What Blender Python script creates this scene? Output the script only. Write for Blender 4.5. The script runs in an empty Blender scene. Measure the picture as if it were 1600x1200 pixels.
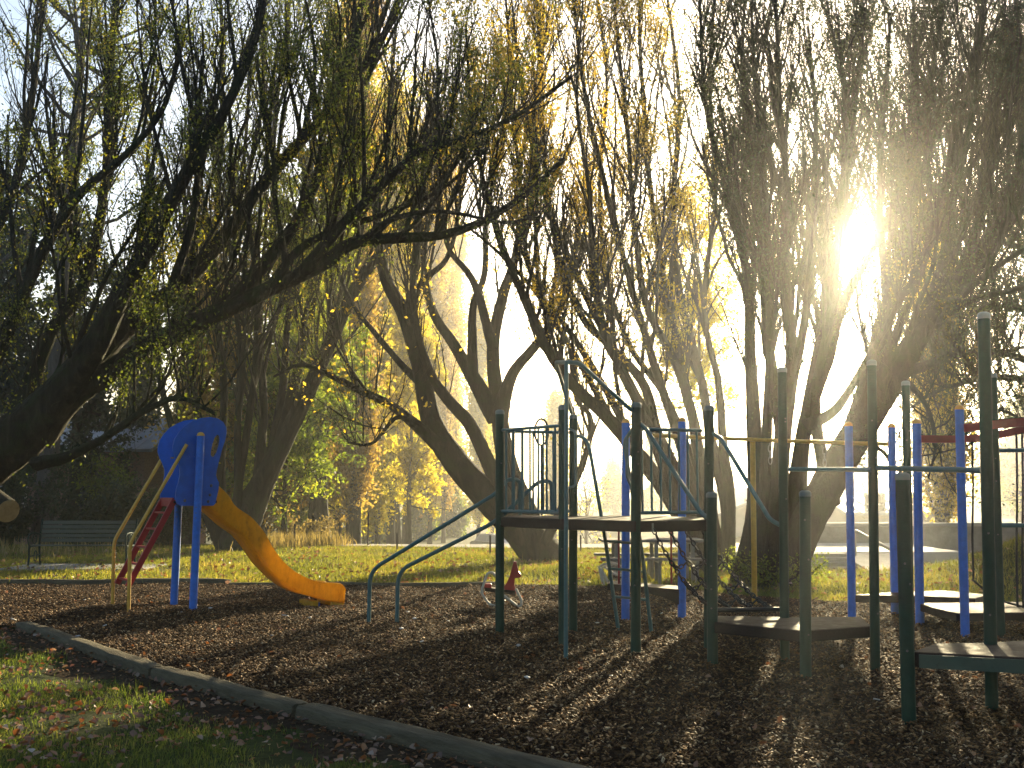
import bpy, bmesh, math, random
import numpy as np
from mathutils import Vector, Matrix
R = math.radians
PI = math.pi
sc = bpy.context.scene
col = sc.collection
rng = np.random.default_rng(7)
EXPOSURE = 1.85
SKY_STRENGTH = 0.085
SUN_STRENGTH = 5.0
HAZE_DENSITY = 0.0013
HAZE_G = 0.86
DUST = 2.5
random.seed(5)

# ------------------------------------------------------------------ camera model
FPX = 1700.0
PITCH = math.atan(165 / FPX)
EYE = Vector((0, 0, 1.55))
CP, SP = math.cos(PITCH), math.sin(PITCH)
SUN_EL = R(12.2)
SUN_AZ = R(17.9)          # clockwise from +Y towards +X
SUN_DIR = Vector((math.sin(SUN_AZ) * math.cos(SUN_EL), math.cos(SUN_AZ) * math.cos(SUN_EL), math.sin(SUN_EL)))


def ray(px, py):
    u = (px - 800) / FPX
    v = (600 - py) / FPX
    return Vector((u, CP - v * SP, SP + v * CP))


def at(px, py, y):
    """point of the photograph at ground distance y"""
    d = ray(px, py)
    return EYE + d * (y / d.y)


def ground_h(x, y):
    def ss(a, b, t):
        t = np.clip((t - a) / (b - a), 0, 1)
        return t * t * (3 - 2 * t)
    x = np.asarray(x, float)
    y = np.asarray(y, float)
    h = -2.7 * ss(27, 72, y) * (1 - 0.75 * ss(4, 14, x))
    h = h + 1.0 * np.exp(-((x - 9.2) / 1.7) ** 2 - ((y - 17.5) / 2.2) ** 2)
    h = h + 0.10 * np.exp(-((x + 4.9) / 0.7) ** 2 - ((y - 13.45) / 0.6) ** 2)
    h = h - 0.06 * np.exp(-((x + 2.5) / 0.6) ** 2 - ((y - 15.0) / 0.5) ** 2)
    h = h + 0.12 * np.exp(-((x - 1.9) / 1.6) ** 2 - ((y - 20.5) / 1.2) ** 2)
    h = h + 0.12 * np.exp(-((x - 4.4) / 1.2) ** 2 - ((y - 17.3) / 1.0) ** 2)
    near = 1 - ss(30, 60, y)
    n = (np.sin(x * 1.7 + 0.6 * y) * np.sin(y * 1.3 - 0.4 * x + 1) * 0.018
         + np.sin(x * 4.1 + 1.9 * y + 2) * np.sin(y * 3.7 - 1.1 * x) * 0.009
         + np.sin(x * 9.3 - 3.9 * y) * np.sin(y * 8.7 + 2.1 * x + 4) * 0.005)
    return h + n * near


def gh(x, y):
    return float(ground_h(x, y))


# ------------------------------------------------------------------ materials
def new_mat(name):
    m = bpy.data.materials.new(name)
    m.use_nodes = True
    nt = m.node_tree
    for n in list(nt.nodes):
        nt.nodes.remove(n)
    out = nt.nodes.new('ShaderNodeOutputMaterial')
    return m, nt, out


def N(nt, typ, **kw):
    n = nt.nodes.new(typ)
    for k, v in kw.items():
        if k in n.inputs:
            n.inputs[k].default_value = v
        else:
            setattr(n, k, v)
    return n


def ramp(nt, stops, interp='LINEAR'):
    r = nt.nodes.new('ShaderNodeValToRGB')
    r.color_ramp.interpolation = interp
    el = r.color_ramp.elements
    while len(el) < len(stops):
        el.new(0.5)
    for e, (p, c) in zip(el, stops):
        e.position = p
        e.color = (c[0], c[1], c[2], 1)
    return r


def noise(nt, scale, detail=4, rough=0.6, vec=None, dist=0.0):
    n = N(nt, 'ShaderNodeTexNoise')
    n.inputs['Scale'].default_value = scale
    n.inputs['Detail'].default_value = detail
    n.inputs['Roughness'].default_value = rough
    n.inputs['Distortion'].default_value = dist
    if vec is not None:
        nt.links.new(vec, n.inputs['Vector'])
    return n


def coords(nt, kind='Object', scale=(1, 1, 1)):
    t = N(nt, 'ShaderNodeTexCoord')
    mp = N(nt, 'ShaderNodeMapping')
    mp.inputs['Scale'].default_value = scale
    nt.links.new(t.outputs[kind], mp.inputs['Vector'])
    return mp.outputs['Vector']


def paint(name, c, rough=0.4, wear=0.12, metal=0.0, dirt=(0.06, 0.05, 0.04), bump=0.05, scale=14, spec=0.5):
    """weathered paint or plastic"""
    m, nt, out = new_mat(name)
    v = coords(nt)
    b = N(nt, 'ShaderNodeBsdfPrincipled')
    n1 = noise(nt, scale, 6, 0.65, v)
    n2 = noise(nt, scale * 5, 3, 0.6, v)
    r1 = ramp(nt, [(0.30, [x * 0.78 for x in c]), (0.55, c), (0.8, [min(1, x * 1.18 + 0.01) for x in c])])
    nt.links.new(n1.outputs['Fac'], r1.inputs['Fac'])
    r2 = ramp(nt, [(0.58, (0, 0, 0)), (0.72, (1, 1, 1))])
    nt.links.new(n2.outputs['Fac'], r2.inputs['Fac'])
    mul = N(nt, 'ShaderNodeMath', operation='MULTIPLY')
    nt.links.new(r2.outputs['Color'], mul.inputs[0])
    mul.inputs[1].default_value = wear
    mx = N(nt, 'ShaderNodeMix', data_type='RGBA')
    nt.links.new(mul.outputs[0], mx.inputs['Factor'])
    nt.links.new(r1.outputs['Color'], mx.inputs['A'])
    mx.inputs['B'].default_value = (*dirt, 1)
    nt.links.new(mx.outputs['Result'], b.inputs['Base Color'])
    rr = ramp(nt, [(0.3, [rough * 0.8] * 3), (0.75, [min(1, rough * 1.4)] * 3)])
    nt.links.new(n1.outputs['Fac'], rr.inputs['Fac'])
    nt.links.new(rr.outputs['Color'], b.inputs['Roughness'])
    b.inputs['Metallic'].default_value = metal
    b.inputs['Specular IOR Level'].default_value = spec
    bp = N(nt, 'ShaderNodeBump')
    bp.inputs['Strength'].default_value = bump
    bp.inputs['Distance'].default_value = 0.01
    nt.links.new(n2.outputs['Fac'], bp.inputs['Height'])
    nt.links.new(bp.outputs['Normal'], b.inputs['Normal'])
    nt.links.new(b.outputs[0], out.inputs['Surface'])
    return m


def stone(name, stops, scale=3, rough=0.9, bump=0.5, detail=8, vscale=(1, 1, 1), dist=0.02, kind='Object', spec=0.3):
    """noise-coloured rough matter: bark, timber, soil, concrete"""
    m, nt, out = new_mat(name)
    v = coords(nt, kind, vscale)
    b = N(nt, 'ShaderNodeBsdfPrincipled')
    n1 = noise(nt, scale, detail, 0.68, v, 0.3)
    r1 = ramp(nt, stops)
    nt.links.new(n1.outputs['Fac'], r1.inputs['Fac'])
    nt.links.new(r1.outputs['Color'], b.inputs['Base Color'])
    b.inputs['Roughness'].default_value = rough
    b.inputs['Specular IOR Level'].default_value = spec
    n2 = noise(nt, scale * 4, 6, 0.7, v)
    bp = N(nt, 'ShaderNodeBump')
    bp.inputs['Strength'].default_value = bump
    bp.inputs['Distance'].default_value = dist
    nt.links.new(n2.outputs['Fac'], bp.inputs['Height'])
    nt.links.new(bp.outputs['Normal'], b.inputs['Normal'])
    nt.links.new(b.outputs[0], out.inputs['Surface'])
    return m


def leaf_mat(name, stops, trans=0.5, tint=(1.0, 1.0, 1.0), clump=0.35, rough=0.5, gloss=0.04):
    """thin leaves: colour varies leaf by leaf and clump by clump; light passes through"""
    m, nt, out = new_mat(name)
    g = N(nt, 'ShaderNodeNewGeometry')
    v = coords(nt)
    n1 = noise(nt, clump, 2, 0.5, v)
    ad = N(nt, 'ShaderNodeMath', operation='MULTIPLY_ADD')
    nt.links.new(g.outputs['Random Per Island'], ad.inputs[0])
    ad.inputs[1].default_value = 0.55
    sub = N(nt, 'ShaderNodeMath', operation='MULTIPLY_ADD')
    nt.links.new(n1.outputs['Fac'], sub.inputs[0])
    sub.inputs[1].default_value = 1.5
    sub.inputs[2].default_value = -0.52
    nt.links.new(sub.outputs[0], ad.inputs[2])
    r1 = ramp(nt, stops)
    nt.links.new(ad.outputs[0], r1.inputs['Fac'])
    d = N(nt, 'ShaderNodeBsdfDiffuse')
    t = N(nt, 'ShaderNodeBsdfTranslucent')
    nt.links.new(r1.outputs['Color'], d.inputs['Color'])
    mt = N(nt, 'ShaderNodeMix', data_type='RGBA', blend_type='MULTIPLY')
    mt.inputs['Factor'].default_value = 1
    nt.links.new(r1.outputs['Color'], mt.inputs['A'])
    mt.inputs['B'].default_value = (*tint, 1)
    nt.links.new(mt.outputs['Result'], t.inputs['Color'])
    mx = N(nt, 'ShaderNodeMixShader')
    mx.inputs[0].default_value = trans
    nt.links.new(d.outputs[0], mx.inputs[1])
    nt.links.new(t.outputs[0], mx.inputs[2])
    gl = N(nt, 'ShaderNodeBsdfGlossy')
    gl.inputs['Roughness'].default_value = rough
    mx2 = N(nt, 'ShaderNodeMixShader')
    mx2.inputs[0].default_value = gloss
    nt.links.new(mx.outputs[0], mx2.inputs[1])
    nt.links.new(gl.outputs[0], mx2.inputs[2])
    nt.links.new(mx2.outputs[0], out.inputs['Surface'])
    return m


# ------------------------------------------------------------------ object helpers
def tag(o, label=None, cat=None, group=None, kind=None):
    if label: o['label'] = label
    if cat: o['category'] = cat
    if group: o['group'] = group
    if kind: o['kind'] = kind
    return o


def thing(name, label, cat, loc=(0, 0, 0), group=None):
    o = bpy.data.objects.new(name, None)
    o.empty_display_size = 0.2
    col.objects.link(o)
    o.location = loc
    return tag(o, label, cat, group)


def link(name, me, mat=None, parent=None, smooth=False):
    o = bpy.data.objects.new(name, me)
    col.objects.link(o)
    if mat is not None:
        for mm in (mat if isinstance(mat, (list, tuple)) else [mat]):
            me.materials.append(mm)
    if parent is not None:
        o.parent = parent
        loc = Vector((0, 0, 0))
        p = parent
        while p is not None:
            loc += Vector(p.location)
            p = p.parent
        o.location = -loc            # meshes are written in world coordinates
    if smooth:
        me.polygons.foreach_set('use_smooth', [True] * len(me.polygons))
    return o


class MB:
    """collects shapes in world coordinates and links them as ONE mesh object"""
    def __init__(s):
        s.v, s.f, s.m, s.sm = [], [], [], []
        s.cm = 0

    def add(s, vs, fs, smooth=False):
        k = len(s.v)
        s.v += [tuple(v) for v in vs]
        s.f += [tuple(i + k for i in f) for f in fs]
        s.m += [s.cm] * len(fs)
        s.sm += [smooth] * len(fs)
        return s

    def tube(s, pts, r, sides=10, caps=True, closed=False):
        pts = [Vector(p) for p in pts]
        n = len(pts)
        rs = r if isinstance(r, (list, tuple)) else [r] * n
        ref = None
        vs = []
        for i, p in enumerate(pts):
            if closed:
                t = pts[(i + 1) % n] - pts[i - 1]
            else:
                t = pts[min(i + 1, n - 1)] - pts[max(i - 1, 0)]
            t.normalize()
            if ref is None:
                ref = t.orthogonal()
            ref = (ref - t * ref.dot(t)).normalized()
            b = t.cross(ref)
            for k in range(sides):
                a = 2 * PI * k / sides
                vs.append(p + (ref * math.cos(a) + b * math.sin(a)) * rs[i])
        fs = []
        m = n if closed else n - 1
        for i in range(m):
            j = (i + 1) % n
            for k in range(sides):
                k2 = (k + 1) % sides
                fs.append((i * sides + k, i * sides + k2, j * sides + k2, j * sides + k))
        s.add(vs, fs, True)
        if caps and not closed:
            s.add(vs[:sides], [tuple(reversed(range(sides)))])
            s.add(vs[-sides:], [tuple(range(sides))])
        return s

    def bent(s, pts, r, rad=0.12, sides=10, steps=5, caps=True):
        return s.tube(fillet(pts, rad, steps), r, sides, caps)

    def box(s, c, size, rz=0.0, bevel=0.0, mat=None):
        c = Vector(c)
        hx, hy, hz = size[0] / 2, size[1] / 2, size[2] / 2
        M = mat if mat is not None else Matrix.Rotation(rz, 3, 'Z')
        b = min(bevel, hx * .9, hy * .9, hz * .9)
        if b <= 0:
            vs = [c + M @ Vector((x, y, z)) for x in (-hx, hx) for y in (-hy, hy) for z in (-hz, hz)]
            fs = [(0, 1, 3, 2), (4, 6, 7, 5), (0, 4, 5, 1), (2, 3, 7, 6), (0, 2, 6, 4), (1, 5, 7, 3)]
            return s.add(vs, fs)
        bm = bmesh.new()
        bmesh.ops.create_cube(bm, size=1)
        for v in bm.verts:
            v.co = Vector((v.co.x * size[0], v.co.y * size[1], v.co.z * size[2]))
        bmesh.ops.bevel(bm, geom=bm.edges[:], offset=b, segments=2, profile=0.5, affect='EDGES')
        vs = [c + M @ v.co for v in bm.verts]
        bm.verts.index_update()
        fs = [tuple(v.index for v in f.verts) for f in bm.faces]
        bm.free()
        return s.add(vs, fs)

    def prism(s, poly, z0, z1, bevel=0.0):
        """vertical prism over an (x, y) polygon"""
        n = len(poly)
        if bevel > 0:
            cx = sum(p[0] for p in poly) / n
            cy = sum(p[1] for p in poly) / n
            def inset(p):
                d = Vector((cx - p[0], cy - p[1])).normalized() * bevel * 1.3
                return (p[0] + d.x, p[1] + d.y)
            rings = [([inset(p) for p in poly], z0), (poly, z0 + bevel), (poly, z1 - bevel), ([inset(p) for p in poly], z1)]
        else:
            rings = [(poly, z0), (poly, z1)]
        vs = [(p[0], p[1], z) for pl, z in rings for p in pl]
        fs = []
        for k in range(len(rings) - 1):
            for i in range(n):
                j = (i + 1) % n
                fs.append((k * n + i, k * n + j, (k + 1) * n + j, (k + 1) * n + i))
        fs.append(tuple(reversed(range(n))))
        fs.append(tuple((len(rings) - 1) * n + i for i in range(n)))
        return s.add(vs, fs)

    def slab(s, outer, o, ax, ay, an, th, holes=()):
        """plate of thickness th: outline (u, v) in the plane o + u ax + v ay, pushed along an"""
        bm = bmesh.new()
        edges = []
        for loop in [outer] + list(holes):
            vv = [bm.verts.new((p[0], p[1], 0)) for p in loop]
            for i in range(len(vv)):
                edges.append(bm.edges.new((vv[i], vv[(i + 1) % len(vv)])))
        bmesh.ops.triangle_fill(bm, use_beauty=True, use_dissolve=False, edges=edges)
        bm.verts.index_update()
        base = [v.co.copy() for v in bm.verts]
        tris = [tuple(v.index for v in f.verts) for f in bm.faces]
        nb = len(base)
        bm.free()
        o, ax, ay, an = Vector(o), Vector(ax), Vector(ay), Vector(an)
        vs = [o + ax * p.x + ay * p.y - an * th / 2 for p in base] + [o + ax * p.x + ay * p.y + an * th / 2 for p in base]
        fs = [tuple(reversed(t)) for t in tris] + [tuple(i + nb for i in t) for t in tris]
        k = 0
        for loop in [outer] + list(holes):
            n = len(loop)
            for i in range(n):
                j = (i + 1) % n
                fs.append((k + i, k + j, nb + k + j, nb + k + i))
            k += n
        return s.add(vs, fs)

    def sphere(s, c, r, seg=10, rings=6, sc_=(1, 1, 1), half=False):
        c = Vector(c)
        vs, fs = [], []
        for i in range(rings + 1):
            ph = PI * i / rings * (0.5 if half else 1)
            for k in range(seg):
                a = 2 * PI * k / seg
                vs.append(c + Vector((math.sin(ph) * math.cos(a) * r * sc_[0], math.sin(ph) * math.sin(a) * r * sc_[1], math.cos(ph) * r * sc_[2])))
        for i in range(rings):
            for k in range(seg):
                k2 = (k + 1) % seg
                fs.append((i * seg + k, (i + 1) * seg + k, (i + 1) * seg + k2, i * seg + k2))
        return s.add(vs, fs, True)

    def build(s, name, mat, parent=None):
        me = bpy.data.meshes.new(name)
        me.from_pydata(s.v, [], s.f)
        me.polygons.foreach_set('use_smooth', s.sm)
        o = link(name, me, mat, parent)
        me.polygons.foreach_set('material_index', s.m)
        bm = bmesh.new()
        bm.from_mesh(me)
        bmesh.ops.recalc_face_normals(bm, faces=bm.faces[:])
        bm.to_mesh(me)
        bm.free()
        me.update()
        return o


def fillet(pts, rad=0.12, steps=5):
    pts = [Vector(p) for p in pts]
    out = [pts[0]]
    for i in range(1, len(pts) - 1):
        p, a, b = pts[i], pts[i - 1], pts[i + 1]
        da, db = (a - p), (b - p)
        r = min(rad, da.length * .45, db.length * .45)
        p0, p1 = p + da.normalized() * r, p + db.normalized() * r
        for k in range(steps + 1):
            t = k / steps
            out.append(p0 * (1 - t) ** 2 + p * 2 * t * (1 - t) + p1 * t * t)
    out.append(pts[-1])
    return out


def spline(pts, n):
    """Catmull-Rom through pts (array k x c), n samples evenly by parameter length"""
    p = np.asarray(pts, float)
    q = np.vstack([2 * p[0] - p[1], p, 2 * p[-1] - p[-2]])
    seg = np.linalg.norm(np.diff(p[:, :3], axis=0), axis=1)
    cum = np.concatenate([[0], np.cumsum(seg)])
    s = np.linspace(0, cum[-1], n)
    i = np.clip(np.searchsorted(cum, s, side='right') - 1, 0, len(seg) - 1)
    t = ((s - cum[i]) / seg[i])[:, None]
    a, b, c, d = q[i], q[i + 1], q[i + 2], q[i + 3]
    return 0.5 * (2 * b + (c - a) * t + (2 * a - 5 * b + 4 * c - d) * t ** 2 + (3 * b - a - 3 * c + d) * t ** 3)


# ------------------------------------------------------------------ fast numpy meshes
def mesh_np(name, V, F):
    """V (n,3), F (m,k) with equal-sided faces"""
    me = bpy.data.meshes.new(name)
    V = np.ascontiguousarray(V, dtype=np.float32)
    F = np.ascontiguousarray(F, dtype=np.int32)
    m, k = F.shape
    me.vertices.add(len(V))
    me.vertices.foreach_set('co', V.ravel())
    me.loops.add(m * k)
    me.loops.foreach_set('vertex_index', F.ravel())
    me.polygons.add(m)
    me.polygons.foreach_set('loop_start', np.arange(0, m * k, k, dtype=np.int32))
    me.polygons.foreach_set('loop_total', np.full(m, k, dtype=np.int32))
    me.update(calc_edges=True)
    return me


def unit(a):
    return a / np.maximum(np.linalg.norm(a, axis=-1, keepdims=True), 1e-9)


def tubes_np(P, Rr, sides, gnarl=0.0):
    """P (n,K,3) centre lines, Rr (n,K) radii -> V, F"""
    n, K, _ = P.shape
    T = np.empty_like(P)
    T[:, 1:-1] = P[:, 2:] - P[:, :-2]
    T[:, 0] = P[:, 1] - P[:, 0]
    T[:, -1] = P[:, -1] - P[:, -2]
    T = unit(T)
    ref = np.cross(T[:, 0], np.array([0.31, 0.87, 0.12]))
    ref = unit(ref)
    A = np.empty_like(P)
    for k in range(K):
        ref = unit(ref - T[:, k] * np.sum(ref * T[:, k], axis=1, keepdims=True))
        A[:, k] = ref
    B = np.cross(T, A)
    ang = np.arange(sides) * 2 * PI / sides
    c, s = np.cos(ang), np.sin(ang)
    rad = np.repeat(Rr[:, :, None], sides, axis=2)
    if gnarl > 0:
        kk = np.arange(K)[None, :, None]
        ph = rng.uniform(0, 6.28, (n, 1, 1))
        tw = kk * (14.0 / K)
        # long flutes that wander along the limb, swellings and burrs
        g = (np.sin(3 * ang[None, None, :] + 0.35 * tw + ph) * 0.6 + np.sin(2 * ang[None, None, :] - 0.5 * tw + 2 * ph) * 0.6
             + np.sin(7 * ang[None, None, :] + 0.2 * tw + 3 * ph) * 0.45 + np.sin(1.3 * tw + 5 * ph) * 0.4
             + rng.normal(0, 0.18, rad.shape))
        # bark furrows: sharp grooves that split and wander
        A_ = ang[None, None, :]
        wob = np.sin(2.1 * tw + ph) * 0.9 + np.sin(5.3 * tw + 2.3 * ph) * 0.5
        fu = np.abs(np.sin(5 * A_ + wob + ph)) * 0.6 + np.abs(np.sin(8 * A_ - 1.4 * wob + 3 * ph + np.sin(9 * tw) * .6)) * 0.5
        rad = rad * (1 + gnarl * g + gnarl * 0.9 * (fu - 0.7))
    V = P[:, :, None, :] + rad[..., None] * (A[:, :, None, :] * c[None, None, :, None] + B[:, :, None, :] * s[None, None, :, None])
    idx = np.arange(n * K * sides).reshape(n, K, sides)
    a = idx[:, :-1, :]
    b = np.roll(idx, -1, axis=2)[:, :-1, :]
    d = idx[:, 1:, :]
    e = np.roll(idx, -1, axis=2)[:, 1:, :]
    F = np.stack([a, b, e, d], axis=-1).reshape(-1, 4)
    return V.reshape(-1, 3), F


def join_np(parts):
    Vs, Fs, k = [], [], 0
    for V, F in parts:
        Vs.append(V)
        Fs.append(F + k)
        k += len(V)
    return np.vstack(Vs), np.vstack(Fs)


def grow(P, Rr, n, tmin, L, K, ca, cb, cr, up, wig, rmax, rk=0.55, tip=0.35, tpow=1.0, out=0.0):
    """n shoots from the centre lines P: start direction = ca * parent + cb * up + cr * random, then bending up"""
    nP, KP, _ = P.shape
    seg = np.linalg.norm(np.diff(P, axis=1), axis=2).sum(1)
    idx = rng.choice(nP, n, p=seg / seg.sum())
    t = tmin + (1 - tmin) * rng.uniform(0, 1, n) ** tpow
    f = t * (KP - 1)
    i = np.minimum(f.astype(int), KP - 2)
    w = (f - i)[:, None]
    pos = P[idx, i] * (1 - w) + P[idx, i + 1] * w
    tan = unit(P[idx, i + 1] - P[idx, i])
    rr = Rr[idx, i] * (1 - w[:, 0]) + Rr[idx, i + 1] * w[:, 0]
    U = np.array([0, 0, 1.0])
    d = unit(ca * tan + cb * U + cr * unit(rng.normal(0, 1, (n, 3))))
    length = rng.uniform(L[0], L[1], n) * (1.1 - 0.45 * t)
    step = (length / (K - 1))[:, None]
    Q = np.empty((n, K, 3))
    Q[:, 0] = pos
    for k in range(1, K):
        d = unit(d + up * U + wig * rng.normal(0, 1, (n, 3)))
        Q[:, k] = Q[:, k - 1] + d * step
    r0 = np.minimum(rr * rk, rmax * rng.uniform(0.7, 1.1, n))
    r0 = np.minimum(r0, length * 0.02 + 0.002)
    RQ = r0[:, None] * np.linspace(1, tip, K)[None, :]
    return Q, RQ


EYE_NP = np.array(EYE)
SUN_NP = np.array(SUN_DIR)


def sun_gap(pts, deg):
    """True where points stand within deg of the line from the viewer's place to the sun"""
    d = unit(pts - EYE_NP)
    return d @ SUN_NP > math.cos(R(deg))


def leaves_np(C, size, ratio=0.55, droop=0.3, fold=0.25):
    """a small folded leaf (two triangles as one quad) at each centre"""
    n = len(C)
    d = unit(rng.normal(0, 1, (n, 3)) + np.array([0, 0, -droop]))
    s = unit(np.cross(d, rng.normal(0, 1, (n, 3))))
    nn = np.cross(d, s)
    l = rng.uniform(size[0], size[1], n)[:, None]
    w = l * ratio
    a = C - d * l * 0.5
    b = C + d * l * 0.5
    e = C + s * w * 0.5 + nn * w * fold
    g = C - s * w * 0.5 + nn * w * fold
    V = np.stack([a, e, b, g], axis=1).reshape(-1, 3)
    F = np.arange(n * 4).reshape(n, 4)
    return V, F


def inside(x, y, poly):
    x = np.asarray(x); y = np.asarray(y)
    r = np.zeros(x.shape, bool)
    j = len(poly) - 1
    for i in range(len(poly)):
        xi, yi = poly[i]; xj, yj = poly[j]
        c = ((yi > y) != (yj > y)) & (x < (xj - xi) * (y - yi) / (yj - yi + 1e-12) + xi)
        r ^= c
        j = i
    return r
# ------------------------------------------------------------------ render, camera, sky, sun, haze
sc.render.engine = 'CYCLES'
sc.cycles.use_denoising = True
try:
    sc.cycles.denoiser = 'OPENIMAGEDENOISE'
    sc.cycles.denoising_input_passes = 'RGB_ALBEDO_NORMAL'
    sc.cycles.denoising_prefilter = 'ACCURATE'
except Exception:
    pass
sc.cycles.max_bounces = 8
sc.cycles.diffuse_bounces = 4
sc.cycles.glossy_bounces = 2
sc.cycles.transmission_bounces = 6
sc.cycles.transparent_max_bounces = 6
sc.cycles.volume_bounces = 0
sc.cycles.sample_clamp_indirect = 6
sc.cycles.caustics_reflective = False
sc.cycles.caustics_refractive = False
sc.view_settings.view_transform = 'Standard'
sc.view_settings.look = 'None'
sc.view_settings.gamma = 1
sc.view_settings.use_curve_mapping = False
sc.view_settings.exposure = EXPOSURE

cam = bpy.data.cameras.new('camera')
cam.sensor_width = 36
cam.lens = FPX * 36 / 1600
cam.clip_end = 4000
cam.clip_start = 0.05
cam_o = bpy.data.objects.new('camera', cam)
col.objects.link(cam_o)
cam_o.location = EYE
cam_o.rotation_euler = (PI / 2 + PITCH, 0, 0)
sc.camera = cam_o

w = bpy.data.worlds.new('World')
sc.world = w
w.use_nodes = True
nt = w.node_tree
bg = nt.nodes['Background']
sky = nt.nodes.new('ShaderNodeTexSky')
sky.sky_type = 'NISHITA'
sky.sun_disc = False
sky.sun_elevation = SUN_EL
sky.sun_rotation = SUN_AZ
sky.altitude = 200
sky.air_density = 1.0
sky.dust_density = DUST
sky.ozone_density = 1.5
nt.links.new(sky.outputs[0], bg.inputs['Color'])
bg.inputs['Strength'].default_value = SKY_STRENGTH

sl = bpy.data.lights.new('sunlight', 'SUN')
sl.energy = SUN_STRENGTH
sl.angle = R(0.5)
sl.color = (1.0, 0.83, 0.50)
so = bpy.data.objects.new('sunlight', sl)
col.objects.link(so)
so.rotation_euler = SUN_DIR.to_track_quat('Z', 'Y').to_euler()
so.location = (0, 0, 40)

# the sun itself, a glowing ball far beyond the haze
m_sun, nt, out = new_mat('sun_fire')
em = N(nt, 'ShaderNodeEmission')
em.inputs['Color'].default_value = (1, 0.87, 0.62, 1)
em.inputs['Strength'].default_value = 260
# glowing gas: it shines and lets the sunlight lamp behind it through
tp_ = N(nt, 'ShaderNodeBsdfTransparent')
ads = N(nt, 'ShaderNodeAddShader')
nt.links.new(em.outputs[0], ads.inputs[0])
nt.links.new(tp_.outputs[0], ads.inputs[1])
nt.links.new(ads.outputs[0], out.inputs['Surface'])
m_sun.cycles.emission_sampling = 'NONE'
b = MB()
b.sphere(EYE + SUN_DIR * 2400, 2400 * math.tan(R(0.50)), 24, 16)
tag(b.build('sun', m_sun), 'low morning sun shining through the bare crowns', 'sun', kind='structure')

# the misty air: one closed box round everything
m_haze, nt, out = new_mat('misty_air')
pv = N(nt, 'ShaderNodeVolumePrincipled')
pv.inputs['Color'].default_value = (0.93, 0.94, 0.95, 1)
pv.inputs['Density'].default_value = HAZE_DENSITY
pv.inputs['Anisotropy'].default_value = HAZE_G
nt.links.new(pv.outputs[0], out.inputs['Volume'])
b = MB()
b.box((0, 330, 12.5), (1640, 1340, 43))
hz = b.build('haze', m_haze)
tag(hz, 'pale sunlit morning mist hanging between the trees', 'haze', kind='stuff')

# ------------------------------------------------------------------ ground sheet
MULCH = [(-9.8, 17.75), (-9.8, 13.6), (-6.6, 12.6), (-5.41, 12.26), (-3.43, 9.74), (-2.35, 8.52), (-1.44, 7.66), (-.43, 6.64),
         (.3, 5.9), (1.3, 4.88), (2.5, 3.7), (4.5, 2.2), (12, 2.0), (12, 13.2), (7.6, 14.3), (6.4, 15.0), (4.6, 14.8),
         (3.6, 15.4), (2.6, 16.5), (1.6, 17.3), (.0, 17.45), (-4.5, 17.45), (-4.6, 17.75)]


def axis(lo, hi, fine_lo, fine_hi, step, grow_=1.25):
    a = list(np.arange(fine_lo, fine_hi + 1e-6, step))
    s = step
    while a[-1] < hi:
        s *= grow_
        a.append(a[-1] + s)
    s = step
    b_ = [fine_lo]
    while b_[-1] > lo:
        s *= grow_
        b_.append(b_[-1] - s)
    return np.array(sorted(set(b_[1:] + a)))


def sheet(xs, ys, zoff=0.0):
    X, Y = np.meshgrid(xs, ys)
    Z = ground_h(X, Y) + zoff
    V = np.stack([X, Y, Z], -1).reshape(-1, 3)
    nx = len(xs)
    i = (np.arange(len(ys) - 1)[:, None] * nx + np.arange(nx - 1)[None, :])
    F = np.stack([i, i + 1, i + nx + 1, i + nx], -1).reshape(-1, 4)
    return V, F


m_soil, nt, out = new_mat('park_soil_and_turf')
v = coords(nt)
pb = N(nt, 'ShaderNodeBsdfPrincipled')
n1 = noise(nt, 0.55, 6, 0.6, v)
n2 = noise(nt, 22, 6, 0.7, v)
r1 = ramp(nt, [(0.2, (0.030, 0.026, 0.013)), (0.42, (0.036, 0.048, 0.014)), (0.62, (0.052, 0.070, 0.018)), (0.85, (0.085, 0.088, 0.030))])
nt.links.new(n1.outputs['Fac'], r1.inputs['Fac'])
r2 = ramp(nt, [(0.25, (0.45, 0.42, 0.36)), (0.7, (1.25, 1.2, 1.0))])
nt.links.new(n2.outputs['Fac'], r2.inputs['Fac'])
mm = N(nt, 'ShaderNodeMix', data_type='RGBA', blend_type='MULTIPLY')
mm.inputs['Factor'].default_value = 1
nt.links.new(r1.outputs['Color'], mm.inputs['A'])
nt.links.new(r2.outputs['Color'], mm.inputs['B'])
nt.links.new(mm.outputs['Result'], pb.inputs['Base Color'])
pb.inputs['Roughness'].default_value = 0.95
pb.inputs['Specular IOR Level'].default_value = 0.1
bp = N(nt, 'ShaderNodeBump')
bp.inputs['Strength'].default_value = 0.7
bp.inputs['Distance'].default_value = 0.05
nt.links.new(n2.outputs['Fac'], bp.inputs['Height'])
nt.links.new(bp.outputs['Normal'], pb.inputs['Normal'])
nt.links.new(pb.outputs[0], out.inputs['Surface'])
V, F = sheet(axis(-800, 800, -16, 16, 0.16), axis(-300, 980, 2, 32, 0.16))
tag(link('ground', mesh_np('ground', V, F), m_soil, smooth=True), 'grassy park ground', 'ground', kind='structure')

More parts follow.
